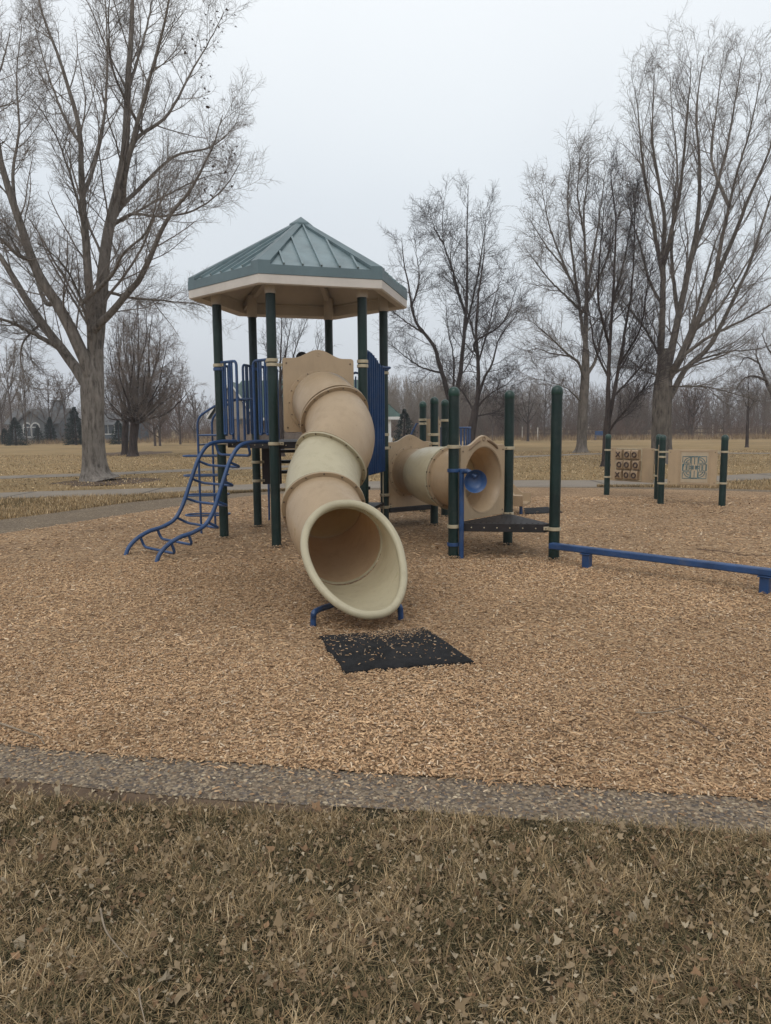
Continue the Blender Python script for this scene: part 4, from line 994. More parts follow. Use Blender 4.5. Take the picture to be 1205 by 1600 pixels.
# ------------------------------------------------------------------ TREES (limbs traced by eye, branches grown)
class Tree:
    def __init__(s, seed): s.rng = np.random.default_rng(seed); s.trunk = []; s.crown = []
    def tubes(s, P, R, sides, dest):
        """P (n,k,3) centre lines, R (n,k) radii"""
        n, k, _ = P.shape
        T = np.gradient(P, axis=1); T /= np.linalg.norm(T, axis=2, keepdims=True)+1e-9
        ref = np.where(np.abs(T[:, :1, 2:3]) > .8, np.array([1., 0, 0]), np.array([0, 0, 1.])); ref = np.broadcast_to(ref, T.shape)
        u = np.cross(T, ref); u /= np.linalg.norm(u, axis=2, keepdims=True)+1e-9; w = np.cross(T, u)
        a = 2*np.pi*np.arange(sides)/sides
        V = P[:, :, None]+(u[:, :, None]*np.cos(a)[None, None, :, None]+w[:, :, None]*np.sin(a)[None, None, :, None])*R[:, :, None, None]
        i, j = np.meshgrid(np.arange(k-1), np.arange(sides), indexing='ij'); j2 = (j+1) % sides
        F = np.stack([i*sides+j, i*sides+j2, (i+1)*sides+j2, (i+1)*sides+j], -1).reshape(-1, 4)
        F = (np.arange(n)[:, None, None]*(k*sides)+F[None]).reshape(-1, 4)
        dest.append((V.reshape(-1, 3), F))
    def limb(s, pts, r0, r1, sides=10, k=24, wob=.0, dest=None):
        pts = np.array([tuple(p) for p in pts]); d = np.r_[0, np.cumsum(np.linalg.norm(np.diff(pts, axis=0), axis=1))]; t = np.linspace(0, d[-1], k)
        cm = np.array([tuple(q) for q in catmull([Vector(p) for p in pts], 8)]); dc = np.r_[0, np.cumsum(np.linalg.norm(np.diff(cm, axis=0), axis=1))]
        P = np.stack([np.interp(np.linspace(0, dc[-1], k), dc, cm[:, i]) for i in range(3)], 1)
        if wob: P[1:-1] += s.rng.normal(0, wob, (k-2, 3))
        R = r0+(r1-r0)*np.linspace(0, 1, k)**.8
        s.tubes(P[None], R[None], sides, s.trunk if dest is None else dest); return P, R
    def grow(s, P, R, nb, ang, lf, rf, k=5, t0=.15, up=.05, wig=.12, sides=4, tipfill=True, lmin=.0, dest=None, flat=None, asc=0, rmin=.003, pw=.7, rtip=.45):
        """P (n,k0,3) parents -> children on every parent"""
        r = s.rng; n, k0, _ = P.shape; seg = np.linalg.norm(np.diff(P, axis=1), axis=2); LP = seg.sum(1)
        t = t0+(1-t0)*(np.arange(nb)[None]+r.random((n, nb)))/nb; t = np.clip(t, 0, .995); f = t*(k0-1); i = f.astype(int); fr = (f-i)[..., None]
        rows = np.arange(n)[:, None]; A, B = P[rows, i], P[rows, np.minimum(i+1, k0-1)]
        st = A*(1-fr)+B*fr; d = B-A; d /= np.linalg.norm(d, axis=2, keepdims=True)+1e-9
        rad = R[rows, i]*(1-fr[..., 0])+R[rows, np.minimum(i+1, k0-1)]*fr[..., 0]
        rv = r.normal(0, 1, d.shape); rv -= (rv*d).sum(2, keepdims=True)*d; rv /= np.linalg.norm(rv, axis=2, keepdims=True)+1e-9
        an = np.radians(r.normal(ang, ang*.22, (n, nb)))[..., None]; dr = d*np.cos(an)+rv*np.sin(an); dr[..., 2] += asc; dr /= np.linalg.norm(dr, axis=2, keepdims=True)
        ln = np.maximum(LP[:, None]*lf*(1-.72*t**1.3)*r.uniform(.55, 1.2, (n, nb)), lmin*r.uniform(.6, 1.2, (n, nb)))
        r0 = np.maximum(np.minimum(rad*rf*r.uniform(.75, 1.05, (n, nb)), ln*.0125), rmin)
        st, dr, ln, r0 = st.reshape(-1, 3), dr.reshape(-1, 3), ln.ravel(), r0.ravel(); m_ = len(st)
        Q = np.empty((m_, k, 3)); Q[:, 0] = st
        for q in range(1, k):
            dr = dr+r.normal(0, wig, dr.shape); dr[:, 2] += up; dr /= np.linalg.norm(dr, axis=1, keepdims=True); Q[:, q] = Q[:, q-1]+dr*(ln/(k-1))[:, None]
        RR = r0[:, None]*(1-(1-rtip)*np.linspace(0, 1, k)[None]**pw); RR[:, -1] *= .55
        s.tubes(Q, RR, sides, s.crown if dest is None else dest); return Q, RR
    def finish(s, name, loc, mt, mc, label, cat='tree', group=None, extra=None):
        root = empty(name, tuple(loc)); tag(root, label, cat, group)
        for nm, parts, mm, sm in (('trunk', s.trunk, mt, True), ('crown', s.crown, mc, False)):
            if not parts: continue
            V, F, o_ = [], [], 0
            for v, f in parts: V.append(v); F.append(f+o_); o_ += len(v)
            fast_mesh(nm, np.concatenate(V), np.concatenate(F), mm, root, sm)
        return root
def stackPR(L_): 
    k = 24; return np.stack([p for p, r in L_]), np.stack([r for p, r in L_])
def traced(name, seed, Y, base, trunk, limbs, mt, mc, label, sc_=1.0, twig=(12, 8, 7, 3), flare=1.6, ang=(42, 46, 50, 38), lf=(.34, .42, .48), rmin=.004, wig=.085, up=.085, trunk_flare=True, dense_t0=.12, group=None, ysp=1.0, minl=(1.2, .5, .22)):
    T = Tree(seed); b0 = G(*base) if Y is None else None
    Y = Y or b0.y; pxm = Y/FPX                               # metres per picture point at that distance
    loc = D(base[0], base[1], Y); loc.z = 0; rg = random.Random(seed)
    pts = [D(x, y, Y) for x, y, r in trunk]; pts[0].z = -.05
    cm = catmull(pts, 6); rr = np.interp(np.linspace(0, len(trunk)-1, len(cm)), range(len(trunk)), [r*pxm for x, y, r in trunk])
    n_s = 28; V = []; a = 2*np.pi*np.arange(n_s)/n_s
    phs = [rg.uniform(0, 6.28) for _ in range(3)]
    P_ = np.array([tuple(q) for q in cm]); Tn = np.gradient(P_, axis=0); Tn /= np.linalg.norm(Tn, axis=1)[:, None]
    for i in range(len(P_)):
        zf = max(0, 1-(P_[i, 2]+.05)/(1.6*rr[0])) if trunk_flare else 0
        lob = 1+.05*np.sin(3*a+phs[0]+i*.1)+.04*np.sin(5*a+phs[1]+i*.06)+zf**2*(.22+.28*np.abs(np.sin(2.5*a+phs[2])))
        u = np.cross(Tn[i], [0, 1, 0]); u /= np.linalg.norm(u); w = np.cross(Tn[i], u)
        V.append(P_[i]+(np.cos(a)[:, None]*u+np.sin(a)[:, None]*w)*(rr[i]*lob)[:, None])
    k = len(P_); i, j = np.meshgrid(np.arange(k-1), np.arange(n_s), indexing='ij'); j2 = (j+1) % n_s
    T.trunk.append((np.concatenate(V), np.stack([i*n_s+j, i*n_s+j2, (i+1)*n_s+j2, (i+1)*n_s+j], -1).reshape(-1, 4)))
    LB = []; CLs = P_.copy()
    for pts_, r0, r1, dy in limbs:
        pts_ = [(x, y+(.045*max(0, 640-y) if name != 'pear_tree' and seed != 5 else 0)) for x, y in pts_]; n = len(pts_); s0 = D(pts_[0][0], pts_[0][1], Y); dd = np.hypot(CLs[:, 0]-s0.x, CLs[:, 2]-s0.z); nb_ = CLs[dd.argmin()]
        ys = nb_[1]; ye = Y+dy
        q = [D(x, y, ys+(ye-ys)*(i/(n-1))**.8) for i, (x, y) in enumerate(pts_)]
        if dd.min() < 40*pxm: q[0] = Vector(nb_)
        LB.append(T.limb(q, r0*pxm, max(r1*pxm, rmin*1.5), 9 if r0 > 3 else 6, 24, .010*pxm*30)); CLs = np.concatenate([CLs, LB[-1][0]])
    P0, R0 = stackPR(LB)
    P1, Rr1 = T.grow(P0, R0, twig[0], ang[0], lf[0], .5, 8, dense_t0, up, wig, 5, lmin=minl[0], rmin=rmin*1.6)
    P2, Rr2 = T.grow(P1, Rr1, twig[1], ang[1], lf[1], .65, 6, .15, up*.5, wig*1.0, 4, lmin=minl[1], rmin=rmin)
    P3, Rr3 = T.grow(P2, Rr2, twig[2], ang[2], lf[2], .75, 4, .15, up*.15, wig*1.3, 3, lmin=minl[2], rmin=rmin*.8)
    if twig[3]:
        T.grow(P3, Rr3, twig[3], ang[3], .5, .8, 3, .3, up, wig*1.3, 3, lmin=minl[2]*.5, rmin=rmin*.6)
    root = T.finish(name, loc, mt, mc, label, group=group)
    return root, T, P2, Y
big, Tb, Pb, Yb = traced('cottonwood_tree', 5, None, (152, 750),
    [(152, 750, 24), (149, 738, 19), (147, 700, 16.5), (146, 650, 16), (146, 610, 17.5), (147, 575, 15), (150, 545, 11)],
    [([(147, 575), (153, 520), (160, 440), (170, 360), (185, 293), (196, 234), (201, 120), (206, 40), (209, -60), (214, -150)], 12, 1.2, 1.0),
     ([(147, 590), (144, 520), (139, 440), (133, 360), (128, 290), (124, 205), (108, 140), (88, 80), (66, 20), (50, -40)], 9, .8, -1.5),
     ([(146, 605), (132, 561), (97, 488), (58, 424), (29, 341), (10, 283), (-4, 220), (-14, 120), (-20, 30)], 11, 1.2, -1.5),
     ([(145, 615), (120, 577), (86, 532), (54, 488), (24, 439), (0, 400), (-40, 350), (-80, 280)], 10, 1.5, 1.5),
     ([(152, 530), (163, 500), (195, 463), (220, 434), (244, 380), (265, 338), (302, 290), (330, 235), (348, 180)], 6.5, .6, -1.8),
     ([(166, 380), (180, 337), (220, 293), (273, 244), (332, 229), (372, 190)], 5, .5, 1.8),
     ([(180, 310), (198, 260), (229, 141), (254, 49), (268, -30), (276, -110)], 5, .6, -1.5),
     ([(192, 250), (215, 215), (262, 180), (300, 110), (330, 60), (350, 20)], 3.6, .5, 2.4),
     ([(170, 345), (205, 335), (250, 338), (300, 330), (345, 300), (375, 255)], 3, .5, -2.5),
     ([(160, 462), (205, 465), (255, 470), (300, 474), (322, 480)], 3, .5, 1.0),
     ([(172, 350), (215, 330), (270, 300), (310, 280), (360, 268)], 2.8, .5, 2.8),
     ([(126, 250), (104, 190), (80, 130), (62, 70), (50, 10)], 3, .5, 1.5),
     ([(131, 330), (150, 250), (163, 180), (168, 100), (166, 20), (160, -60)], 3.5, .5, 2.0),
     ([(134, 380), (118, 300), (95, 230), (70, 180), (44, 150)], 2.8, .4, -2.5),
     ([(88, 532), (50, 520), (20, 505), (-12, 494), (-50, 480)], 4.5, 1, -1),
     ([(97, 488), (70, 470), (45, 400), (20, 360), (-10, 335)], 4.5, .8, 2),
     ([(58, 424), (30, 400), (0, 372), (-40, 350)], 4, .8, -2),
     ([(29, 341), (20, 270), (30, 200), (26, 120), (34, 40)], 3, .5, 1),
     ([(146, 560), (130, 480), (110, 430), (85, 400), (60, 380)], 3, .5, -3),
     ([(158, 480), (175, 430), (190, 400), (230, 360), (245, 310), (250, 260)], 3.5, .5, -3.2),
     ([(60, 500), (40, 530), (32, 560), (42, 600), (47, 612)], 2.2, .5, -1.0),
     ([(200, 190), (180, 120), (170, 50), (172, -30)], 2.8, .5, -1.5),
     ([(201, 120), (225, 60), (238, 0), (246, -60)], 2.6, .5, 1.5)],
    M_barkA, M_twigA, 'tall bare cottonwood with thick pale grey trunk at the left, beside the path', twig=(24, 10, 8, 0), lf=(.27, .42, .52), rmin=.0042)
# dead leaf clusters still hanging on the right side
rl = np.random.default_rng(3); spots = []
tips = Pb[:, -1]; dv = tips-np.array([0, 0, CAMH]); rr3, uu3, ff3 = [dv @ np.array(tuple(q)) for q in (_r, _u, _fw)]; tpx, tpy = CX+FPX*rr3/ff3, CY-FPX*uu3/ff3
for cx_, cy_, sx_, sy_, n_ in ((345, 60, 24, 50, 60), (352, 255, 20, 45, 34), (300, 60, 16, 34, 14), (350, 385, 20, 20, 10), (325, 130, 18, 34, 14), (325, 300, 18, 22, 10), (268, 478, 34, 26, 8)):
    near = np.where((np.abs(tpx-cx_) < sx_) & (np.abs(tpy-cy_) < sy_))[0]
    for k_ in (rl.choice(near, min(n_, len(near)), replace=False) if len(near) else []): spots.append(tips[k_]+rl.normal(0, .04, 3))
spots = np.array(spots); n = len(spots); rng = np.random.default_rng(8)
v, f, c = leaves(spots[:, 0], spots[:, 1], spots[:, 2], rng.uniform(.03, .06, n), np.tile(np.array([[.085, .055, .04]]), (n, 1)))
fast_mesh('dead_leaves', v, f, M_veg, big, col=c)

traced('cottonwood_tree', 8, 30.0, (1034, 726), [(1034, 728, 19), (1034, 712, 15.5), (1034, 660, 14.5), (1036, 610, 14), (1038, 575, 11), (1036, 545, 8)],
    [([(1033, 600), (1033, 540), (1036, 457), (1036, 392), (1038, 326), (1030, 270), (1019, 195), (1021, 129), (1023, 90)], 6.5, .5, .5),
     ([(1042, 600), (1048, 550), (1062, 479), (1080, 392), (1091, 326), (1093, 239), (1088, 151), (1100, 60)], 7, .5, 1.5),
     ([(1044, 605), (1056, 570), (1084, 510), (1115, 435), (1145, 361), (1172, 291), (1205, 208), (1225, 130)], 6.5, .6, -1.5),
     ([(1041, 640), (1050, 615), (1071, 575), (1106, 540), (1132, 492), (1172, 400), (1205, 291), (1240, 200)], 5.5, .6, 2.5),
     ([(1046, 590), (1062, 558), (1106, 523), (1172, 488), (1215, 462), (1270, 430)], 3.4, .5, -2),
     ([(1080, 392), (1106, 317), (1128, 247), (1145, 160), (1159, 64)], 4, .5, 1.5),
     ([(1032, 560), (1015, 520), (997, 492), (975, 465), (962, 440)], 2.6, .4, -1.5),
     ([(1044, 600), (1062, 602), (1106, 603), (1163, 619), (1200, 628)], 1.8, .4, -2),
     ([(1034, 430), (1019, 326), (1005, 239), (997, 151), (992, 110)], 4, .4, -1),
     ([(1040, 400), (1045, 370), (1062, 282), (1071, 195), (1078, 110), (1080, 70)], 4, .4, -2),
     ([(1084, 510), (1120, 480), (1150, 430), (1180, 380), (1215, 330)], 3, .5, 3),
     ([(1062, 479), (1050, 400), (1052, 320), (1058, 240), (1050, 150), (1048, 95)], 3.5, .4, 3),
     ([(1115, 435), (1130, 350), (1150, 260), (1175, 170), (1190, 90)], 3.6, .4, -3),
     ([(1050, 585), (1090, 560), (1140, 545), (1190, 540), (1230, 520)], 2.4, .5, 3),
     ([(1036, 470), (1015, 430), (1000, 370), (985, 320), (980, 270)], 2.8, .4, 2.5),
     ([(1091, 326), (1112, 230), (1120, 150), (1128, 80)], 3, .4, 2.5),
     ([(1030, 590), (1005, 575), (985, 560), (965, 552)], 2, .4, 2),
     ([(1048, 575), (1075, 520), (1098, 440), (1120, 360), (1150, 290)], 3.8, .5, 4)],
    M_barkB, M_twigB, 'tallest bare tree on the right, a broad fan of pale limbs behind the game panels', twig=(24, 10, 8, 0), lf=(.24, .42, .5), ang=(30, 42, 50, 36), rmin=.0048, up=.06, minl=(1.6, .6, .3))
traced('cottonwood_tree', 12, 42.6, (909, 708), [(908, 709, 10.5), (909, 695, 7.5), (911, 640, 7), (914, 590, 6.5), (915, 545, 5)],
    [([(914, 560), (915, 523), (917, 435), (912, 326), (918, 265), (920, 221)], 4.5, .4, .5),
     ([(914, 592), (905, 565), (887, 549), (852, 514), (826, 492)], 3, .4, -2),
     ([(912, 530), (911, 514), (901, 449), (879, 405), (852, 370), (826, 326)], 3.4, .4, 1.5),
     ([(915, 590), (931, 558), (944, 501), (965, 455), (985, 410)], 3, .4, 1.5),
     ([(909, 460), (894, 383), (887, 304), (892, 239)], 2.8, .4, -1.5),
     ([(905, 635), (887, 606), (866, 597), (845, 590)], 1.6, .3, -1),
     ([(917, 440), (930, 370), (940, 300), (946, 250)], 2.8, .4, 1),
     ([(915, 480), (935, 430), (955, 370), (970, 310)], 2.6, .4, -2.5),
     ([(905, 475), (870, 440), (845, 410), (828, 385)], 2.2, .3, -2.5),
     ([(885, 415), (862, 350), (850, 300), (846, 270)], 2.2, .3, 2.5),
     ([(912, 350), (903, 290), (906, 240), (905, 215)], 2, .3, -1.5),
     ([(887, 549), (862, 548), (840, 540), (825, 545)], 1.6, .3, 2)],
    M_barkB, M_twigB, 'mid-height pale bare tree right of the tall right post, spreading to the left', twig=(18, 9, 6, 0), lf=(.3, .42, .5), ang=(34, 44, 50, 36), rmin=.0075, up=.05, minl=(1.8, .8, .45))
traced('dark_bare_tree', 21, 28.0, (946, 729), [(946, 730, 7.5), (947, 715, 6), (948, 690, 5.8), (949, 665, 5.5), (950, 650, 4)],
    [([(949, 660), (951, 589), (955, 501), (960, 414), (962, 326), (953, 245)], 4, .4, .5),
     ([(950, 668), (964, 589), (975, 523), (988, 435), (992, 326), (988, 270)], 3.6, .4, 1.5),
     ([(950, 675), (965, 655), (984, 632), (1005, 606), (1020, 580)], 2.4, .4, -1),
     ([(951, 540), (943, 500), (935, 457), (938, 380), (945, 300)], 2.6, .4, -1.5),
     ([(957, 470), (975, 400), (985, 340), (1000, 290)], 2.4, .4, 2),
     ([(952, 580), (930, 540), (922, 490), (915, 450)], 2, .4, 1.5),
     ([(970, 560), (1000, 510), (1010, 450), (1020, 400)], 2.2, .4, -2),
     ([(960, 620), (985, 590), (1008, 560), (1020, 530)], 2, .4, 1.5)],
    M_barkC, M_twigC, 'slim dark bare tree just behind the left post of the tic-tac-toe panel', twig=(22, 10, 6, 0), lf=(.28, .42, .5), ang=(32, 38, 40, 36), rmin=.0055, up=.06, minl=(1.2, .55, .3))
traced('dark_bare_tree', 31, 48.0, (701, 700), [(703, 702, 6.5), (703, 660, 6), (702, 640, 6), (704, 622, 5)],
    [([(702, 625), (686, 562), (678, 535), (653, 502), (645, 480), (639, 439), (631, 397), (628, 360)], 4.5, .4, -1),
     ([(706, 640), (714, 612), (722, 557), (726, 507), (730, 452), (730, 370), (731, 301), (732, 272)], 4.5, .4, 1),
     ([(722, 475), (717, 450), (708, 414), (694, 370), (692, 329), (694, 300)], 2.6, .3, -1),
     ([(705, 620), (709, 600), (708, 549), (700, 507), (696, 450)], 2.2, .3, 2),
     ([(685, 582), (659, 571), (631, 551), (612, 535)], 2, .3, -1.5),
     ([(726, 507), (745, 430), (757, 350), (762, 300)], 2.4, .3, 2),
     ([(668, 520), (640, 500), (615, 480), (600, 460)], 1.8, .3, 2),
     ([(694, 372), (680, 345), (672, 318)], 1.5, .3, 1),
     ([(645, 480), (655, 430), (650, 380), (648, 360)], 1.6, .3, 1.5),
     ([(728, 480), (712, 440), (704, 400), (708, 350)], 1.8, .3, -2)],
    M_barkC, M_twigC, 'dark bare tree behind the crawl tube, its limbs forking above the short posts', twig=(18, 9, 6, 0), lf=(.27, .42, .5), ang=(42, 46, 46, 36), rmin=.0075, up=.05, wig=.14, minl=(1.5, .8, .4))
traced('dark_bare_tree', 33, 45.0, (736, 703), [(734, 704, 7.5), (736, 680, 6.5), (740, 655, 6), (743, 635, 5)],
    [([(742, 640), (747, 617), (747, 562), (744, 507), (748, 452), (755, 400), (758, 345)], 4, .4, .5),
     ([(745, 625), (755, 593), (769, 565), (780, 524), (800, 495), (818, 470)], 2.8, .3, -1.5),
     ([(730, 550), (742, 530), (777, 507), (795, 480), (806, 440)], 2.4, .3, -1),
     ([(746, 540), (736, 500), (726, 460), (722, 420)], 2, .3, 1.5),
     ([(742, 640), (765, 615), (790, 600), (805, 585)], 2, .3, -1),
     ([(741, 645), (722, 610), (706, 585), (690, 570)], 2, .3, 1.5),
     ([(748, 560), (765, 500), (775, 450), (790, 410)], 2, .3, 2),
     ([(744, 650), (770, 645), (790, 640), (800, 635)], 1.6, .3, 1.5)],
    M_barkC, M_twigC, 'smaller leaning dark bare tree behind the crawl tube, just right of the forked one', twig=(20, 10, 6, 0), lf=(.30, .42, .5), ang=(48, 48, 46, 36), rmin=.0075, up=.03, wig=.14, minl=(1.5, .8, .4))
rr_ = random.Random(5)
def fan(cx, cy, ends, r0):
    out = []
    for i, (x, y) in enumerate(ends):
        mx_, my_ = cx+(x-cx)*.62, cy+(y-cy)*.42; j_ = rr_.uniform; out.append(([(cx, cy), (cx+(x-cx)*.25, cy+(y-cy)*.14), (mx_+j_(-5, 5), my_+j_(-8, 8)), (cx+(x-cx)*.88+j_(-4, 4), cy+(y-cy)*.72), (x, y)], r0*rr_.uniform(.5, 1.1), .35, rr_.uniform(-3, 3)))
    return out
traced('pear_tree', 41, 41.5, (208, 708), [(208, 710, 7.5), (208, 690, 6), (210, 668, 6.5), (211, 655, 6)],
    fan(210, 662, ((172, 560), (182, 520), (192, 495), (203, 478), (215, 472), (228, 478), (238, 490), (250, 510), (262, 535), (272, 560), (284, 590), (293, 615), (165, 605), (220, 500), (205, 520), (245, 540), (188, 560), (262, 590), (230, 560)), 2.7)+[([(212, 665), (222, 640), (232, 610), (240, 580), (250, 545)], 3.5, .4, -1)],
    M_barkC, simple('twig_brown', (.17, .14, .12), .9, .2, 2, 0, .1), 'dense rounded bare tree with a split dark trunk, right of the thick cottonwood', twig=(13, 9, 6, 0), lf=(.24, .42, .5), ang=(34, 44, 48, 30), rmin=.0075, up=.05, minl=(1.1, .55, .35))
traced('pear_tree', 43, 44.5, (195, 703), [(195, 703, 5), (196, 680, 4.8), (197, 655, 4.5)],
    fan(197, 660, ((168, 600), (172, 540), (185, 510), (196, 500), (210, 505), (158, 630), (180, 560)), 2.8),
    M_barkC, M_twigC, 'dark bare tree standing close behind the dense rounded tree', twig=(10, 7, 4, 0), lf=(.24, .4, .5), ang=(30, 36, 40, 30), rmin=.008, up=.1, minl=(1.1, .6, .35))
# tree top showing between the tower posts
traced('dark_bare_tree', 47, 40.0, (440, 712), [(440, 712, 5), (439, 660, 4), (438, 620, 3.5)],
    [([(438, 640), (438, 580), (440, 520), (441, 470)], 3, .3, 0), ([(438, 620), (452, 580), (462, 540), (475, 505), (480, 490)], 2, .3, 1), ([(438, 620), (425, 580), (418, 550), (412, 530)], 1.6, .3, 1),
     ([(438, 600), (470, 580), (490, 560), (498, 535)], 1.6, .3, -1), ([(439, 590), (448, 540), (455, 500), (460, 480)], 1.8, .3, -1)],
    M_barkC, M_twigC, 'dark bare tree seen through the tower, between its front left post and the slide top', twig=(11, 7, 4, 0), lf=(.3, .42, .5), ang=(34, 38, 40, 36), rmin=.007, up=.12, wig=.15, minl=(1.2, .6, .35))
# upper left corner: twigs of a tree that stands outside the picture
traced('cottonwood_tree', 51, 18.0, (-190, 800), [(-190, 800, 24), (-188, 700, 19), (-180, 600, 18), (-175, 520, 14)],
    [([(-176, 540), (-140, 420), (-100, 300), (-60, 200), (-30, 100), (-12, 20), (-5, -60)], 11, .8, .5), ([(-110, 330), (-70, 280), (-35, 240), (-10, 215), (8, 200)], 5, .6, -.8), ([(-60, 200), (-40, 160), (-15, 120), (5, 70), (16, 20)], 4, .6, .8),
     ([(-176, 560), (-220, 420), (-260, 250), (-280, 80)], 10, .8, 0)],
    M_barkA, M_twigA, 'bare tree outside the left edge whose outer twigs reach into the top left corner', twig=(11, 7, 6, 2), lf=(.27, .42, .5), rmin=.0045)
# arching bare tree at the far right edge and slim sapling
traced('park_tree', 55, 52.0, (1225, 704), [(1225, 704, 7), (1216, 650, 6), (1210, 615, 6)],
    [([(1212, 630), (1200, 600), (1190, 575), (1182, 550), (1186, 530)], 4, .5, 0), ([(1210, 620), (1215, 570), (1200, 540), (1190, 515)], 4, .5, 1), ([(1211, 620), (1235, 570), (1250, 530), (1245, 500)], 4, .5, 1), ([(1196, 590), (1175, 585), (1160, 592), (1150, 610)], 2.4, .4, -1), ([(1186, 560), (1165, 555), (1155, 570)], 2, .4, 1)],
    M_barkC, M_twigA, 'twisted bare tree cut off by the right edge of the photo', twig=(12, 7, 5, 0), lf=(.32, .42, .5), rmin=.008, wig=.2, minl=(1.4, .8, .4))
traced('sapling', 57, 50.0, (1167, 700), [(1167, 700, 2.6), (1168, 670, 2.2), (1169, 640, 1.8)],
    [([(1168, 660), (1170, 620), (1169, 590), (1172, 570)], 1.5, .3, 0), ([(1169, 645), (1180, 620), (1186, 600)], 1, .3, .5), ([(1169, 640), (1160, 615), (1156, 600)], 1, .3, .5)],
    M_barkC, M_twigC, 'slim straight sapling left of the twisted tree at the right edge', twig=(8, 6, 3, 0), lf=(.3, .42, .5), rmin=.007, minl=(.8, .4, .3))
traced('sapling', 59, 75.0, (825, 692), [(825, 693, 2.0), (825, 675, 1.6), (825, 655, 1.3)],
    [([(825, 665), (826, 640), (828, 615), (830, 600)], 1.2, .3, 0), ([(825, 665), (812, 645), (806, 625)], 1, .3, .5), ([(825, 662), (840, 640), (846, 620)], 1, .3, .5), ([(825, 655), (818, 630), (815, 610)], 1, .3, -.5), ([(826, 650), (835, 625), (838, 608)], 1, .3, -.5)],
    M_barkC, M_twigA, 'small bare park tree with a round crown between the two tall right posts', twig=(9, 6, 4, 0), lf=(.3, .42, .5), rmin=.009, minl=(1.2, .6, .4))

# ------------------------------------------------------------------ background trees and thickets
def shape_tree(seed, H, r, fork, nl, spread, twig=(8, 5, 4), rmin=.012, asc=.0, wig=.13, multi=1):
    T = Tree(seed); rg = np.random.default_rng(seed); LB = []
    for mth in range(multi):
        ox, oy = (rg.normal(0, H*.05), rg.normal(0, H*.05)) if multi > 1 else (0, 0)
        ld = [(ox, oy, -.05), (ox*1.3, oy*1.2, H*.3), (ox*2+rg.normal(0, H*.02), oy*2, H*.62), (ox*2.6, oy*2.5, H*.95)]
        LB.append(T.limb([Vector(p) for p in ld], r, r*.12, 7, 24, 0))
        for i in range(nl):
            z0 = H*(fork+(.72-fork)*rg.random()); az = rg.uniform(0, 6.28); reach = H*spread*rg.uniform(.6, 1.1)*(1-.5*(z0/H-fork)); z1 = min(H*rg.uniform(.8, 1.02), z0+H*.5)
            LB.append(T.limb([Vector(p) for p in ((ox, oy, z0), (ox+math.cos(az)*reach*.5, oy+math.sin(az)*reach*.5, z0+(z1-z0)*.35), (ox+math.cos(az)*reach, oy+math.sin(az)*reach, z1))], r*.45, r*.08, 5, 24, 0))
    P0, R0 = stackPR(LB); P1, Q1_ = T.grow(P0, R0, twig[0], 36, .3, .45, 5, .15, .08, wig, 4, rmin=rmin*1.3, lmin=H*.06, asc=asc); P2, Q2_ = T.grow(P1, Q1_, twig[1], 38, .45, .7, 4, .15, .08, wig, 3, rmin=rmin, lmin=H*.035)
    if twig[2]: T.grow(P2, Q2_, twig[2], 38, .5, .8, 3, .2, .05, wig, 3, rmin=rmin*.8, lmin=H*.02)
    return T
M_tA = simple('far_twigs_grey', (.15, .12, .10), .95, .15, .3, 0, .05); M_tR = simple('far_twigs_reddish', (.145, .10, .08), .95, .15, .3, 0, .05); M_tP = simple('far_twigs_pale', (.22, .185, .15), .95, .15, .3, 0, .05)
def placed(T, name, px, py, Y, mt, mc, label, group=None):
    q = D(px, py, Y); root = T.finish(name, (q.x, q.y, 0), mt, mc, label, group=group)
    for ch in root.children:                                # built at the origin: shift back onto the root
        co = np.empty(len(ch.data.vertices)*3, dtype=np.float32); ch.data.vertices.foreach_get('co', co); co = co.reshape(-1, 3)+np.array([q.x, q.y, 0], dtype=np.float32); ch.data.vertices.foreach_set('co', co.ravel()); ch.data.update()
    return root
M_farb = simple('far_bark', (.10, .08, .07), .95, .15, 1, 0, .05)
GB = 'bare trees along the far edge of the field'
bg_spec = [(20, 75, 10.8, 'tallest pale poplar at the left edge beyond the field', M_tP, 61, .1, .16), (4, 78, 9.8, 'pale poplar cut by the left edge beyond the field', M_tP, 62, .1, .15), (42, 82, 8.6, 'pale poplar just right of the tallest far left poplar', M_tP, 63, .1, .2),
           (80, 85, 7.6, 'grey bare tree behind the far left houses', M_tA, 64, .2, .3), (104, 85, 8.4, 'grey bare tree left of the thick cottonwood trunk, beyond the houses', M_tA, 65, .2, .3),
           (248, 66, 6.2, 'low reddish multi-stemmed tree beyond the field, right of the dense rounded tree', M_tR, 66, .05, .5), (282, 72, 5.6, 'low reddish tree beside the loop ladder, beyond the field', M_tR, 67, .08, .45), (305, 80, 6.0, 'small grey tree far behind the blue ladder', M_tA, 68, .1, .35),
           (850, 88, 7.4, 'brown bare tree at the far field edge just left of the tall right post', M_tA, 69, .1, .4), (770, 80, 6.6, 'brown bare tree beyond the field above the crawl panel', M_tA, 70, .1, .4),
           (984, 90, 7.2, 'brown bare tree beyond the field behind the tic-tac-toe panel', M_tA, 71, .1, .4), (1080, 84, 6.6, 'bushy bare tree beyond the field behind the maze panel', M_tR, 72, .08, .45), (1130, 92, 7.4, 'brown bare tree beyond the rightmost panel post', M_tA, 73, .1, .4), (1192, 100, 8.6, 'bare tree beyond the field at the right edge', M_tR, 74, .1, .35)]
for px, Y, H, lab, mt_, sd, fk, spd in bg_spec:
    T = shape_tree(sd, H, .12, fk, 9, spd, (9, 6, 3), .014, multi=3 if 'multi' in lab or 'bushy' in lab else 1); placed(T, 'bare_tree', px, 690, Y, M_farb, mt_, lab, GB)
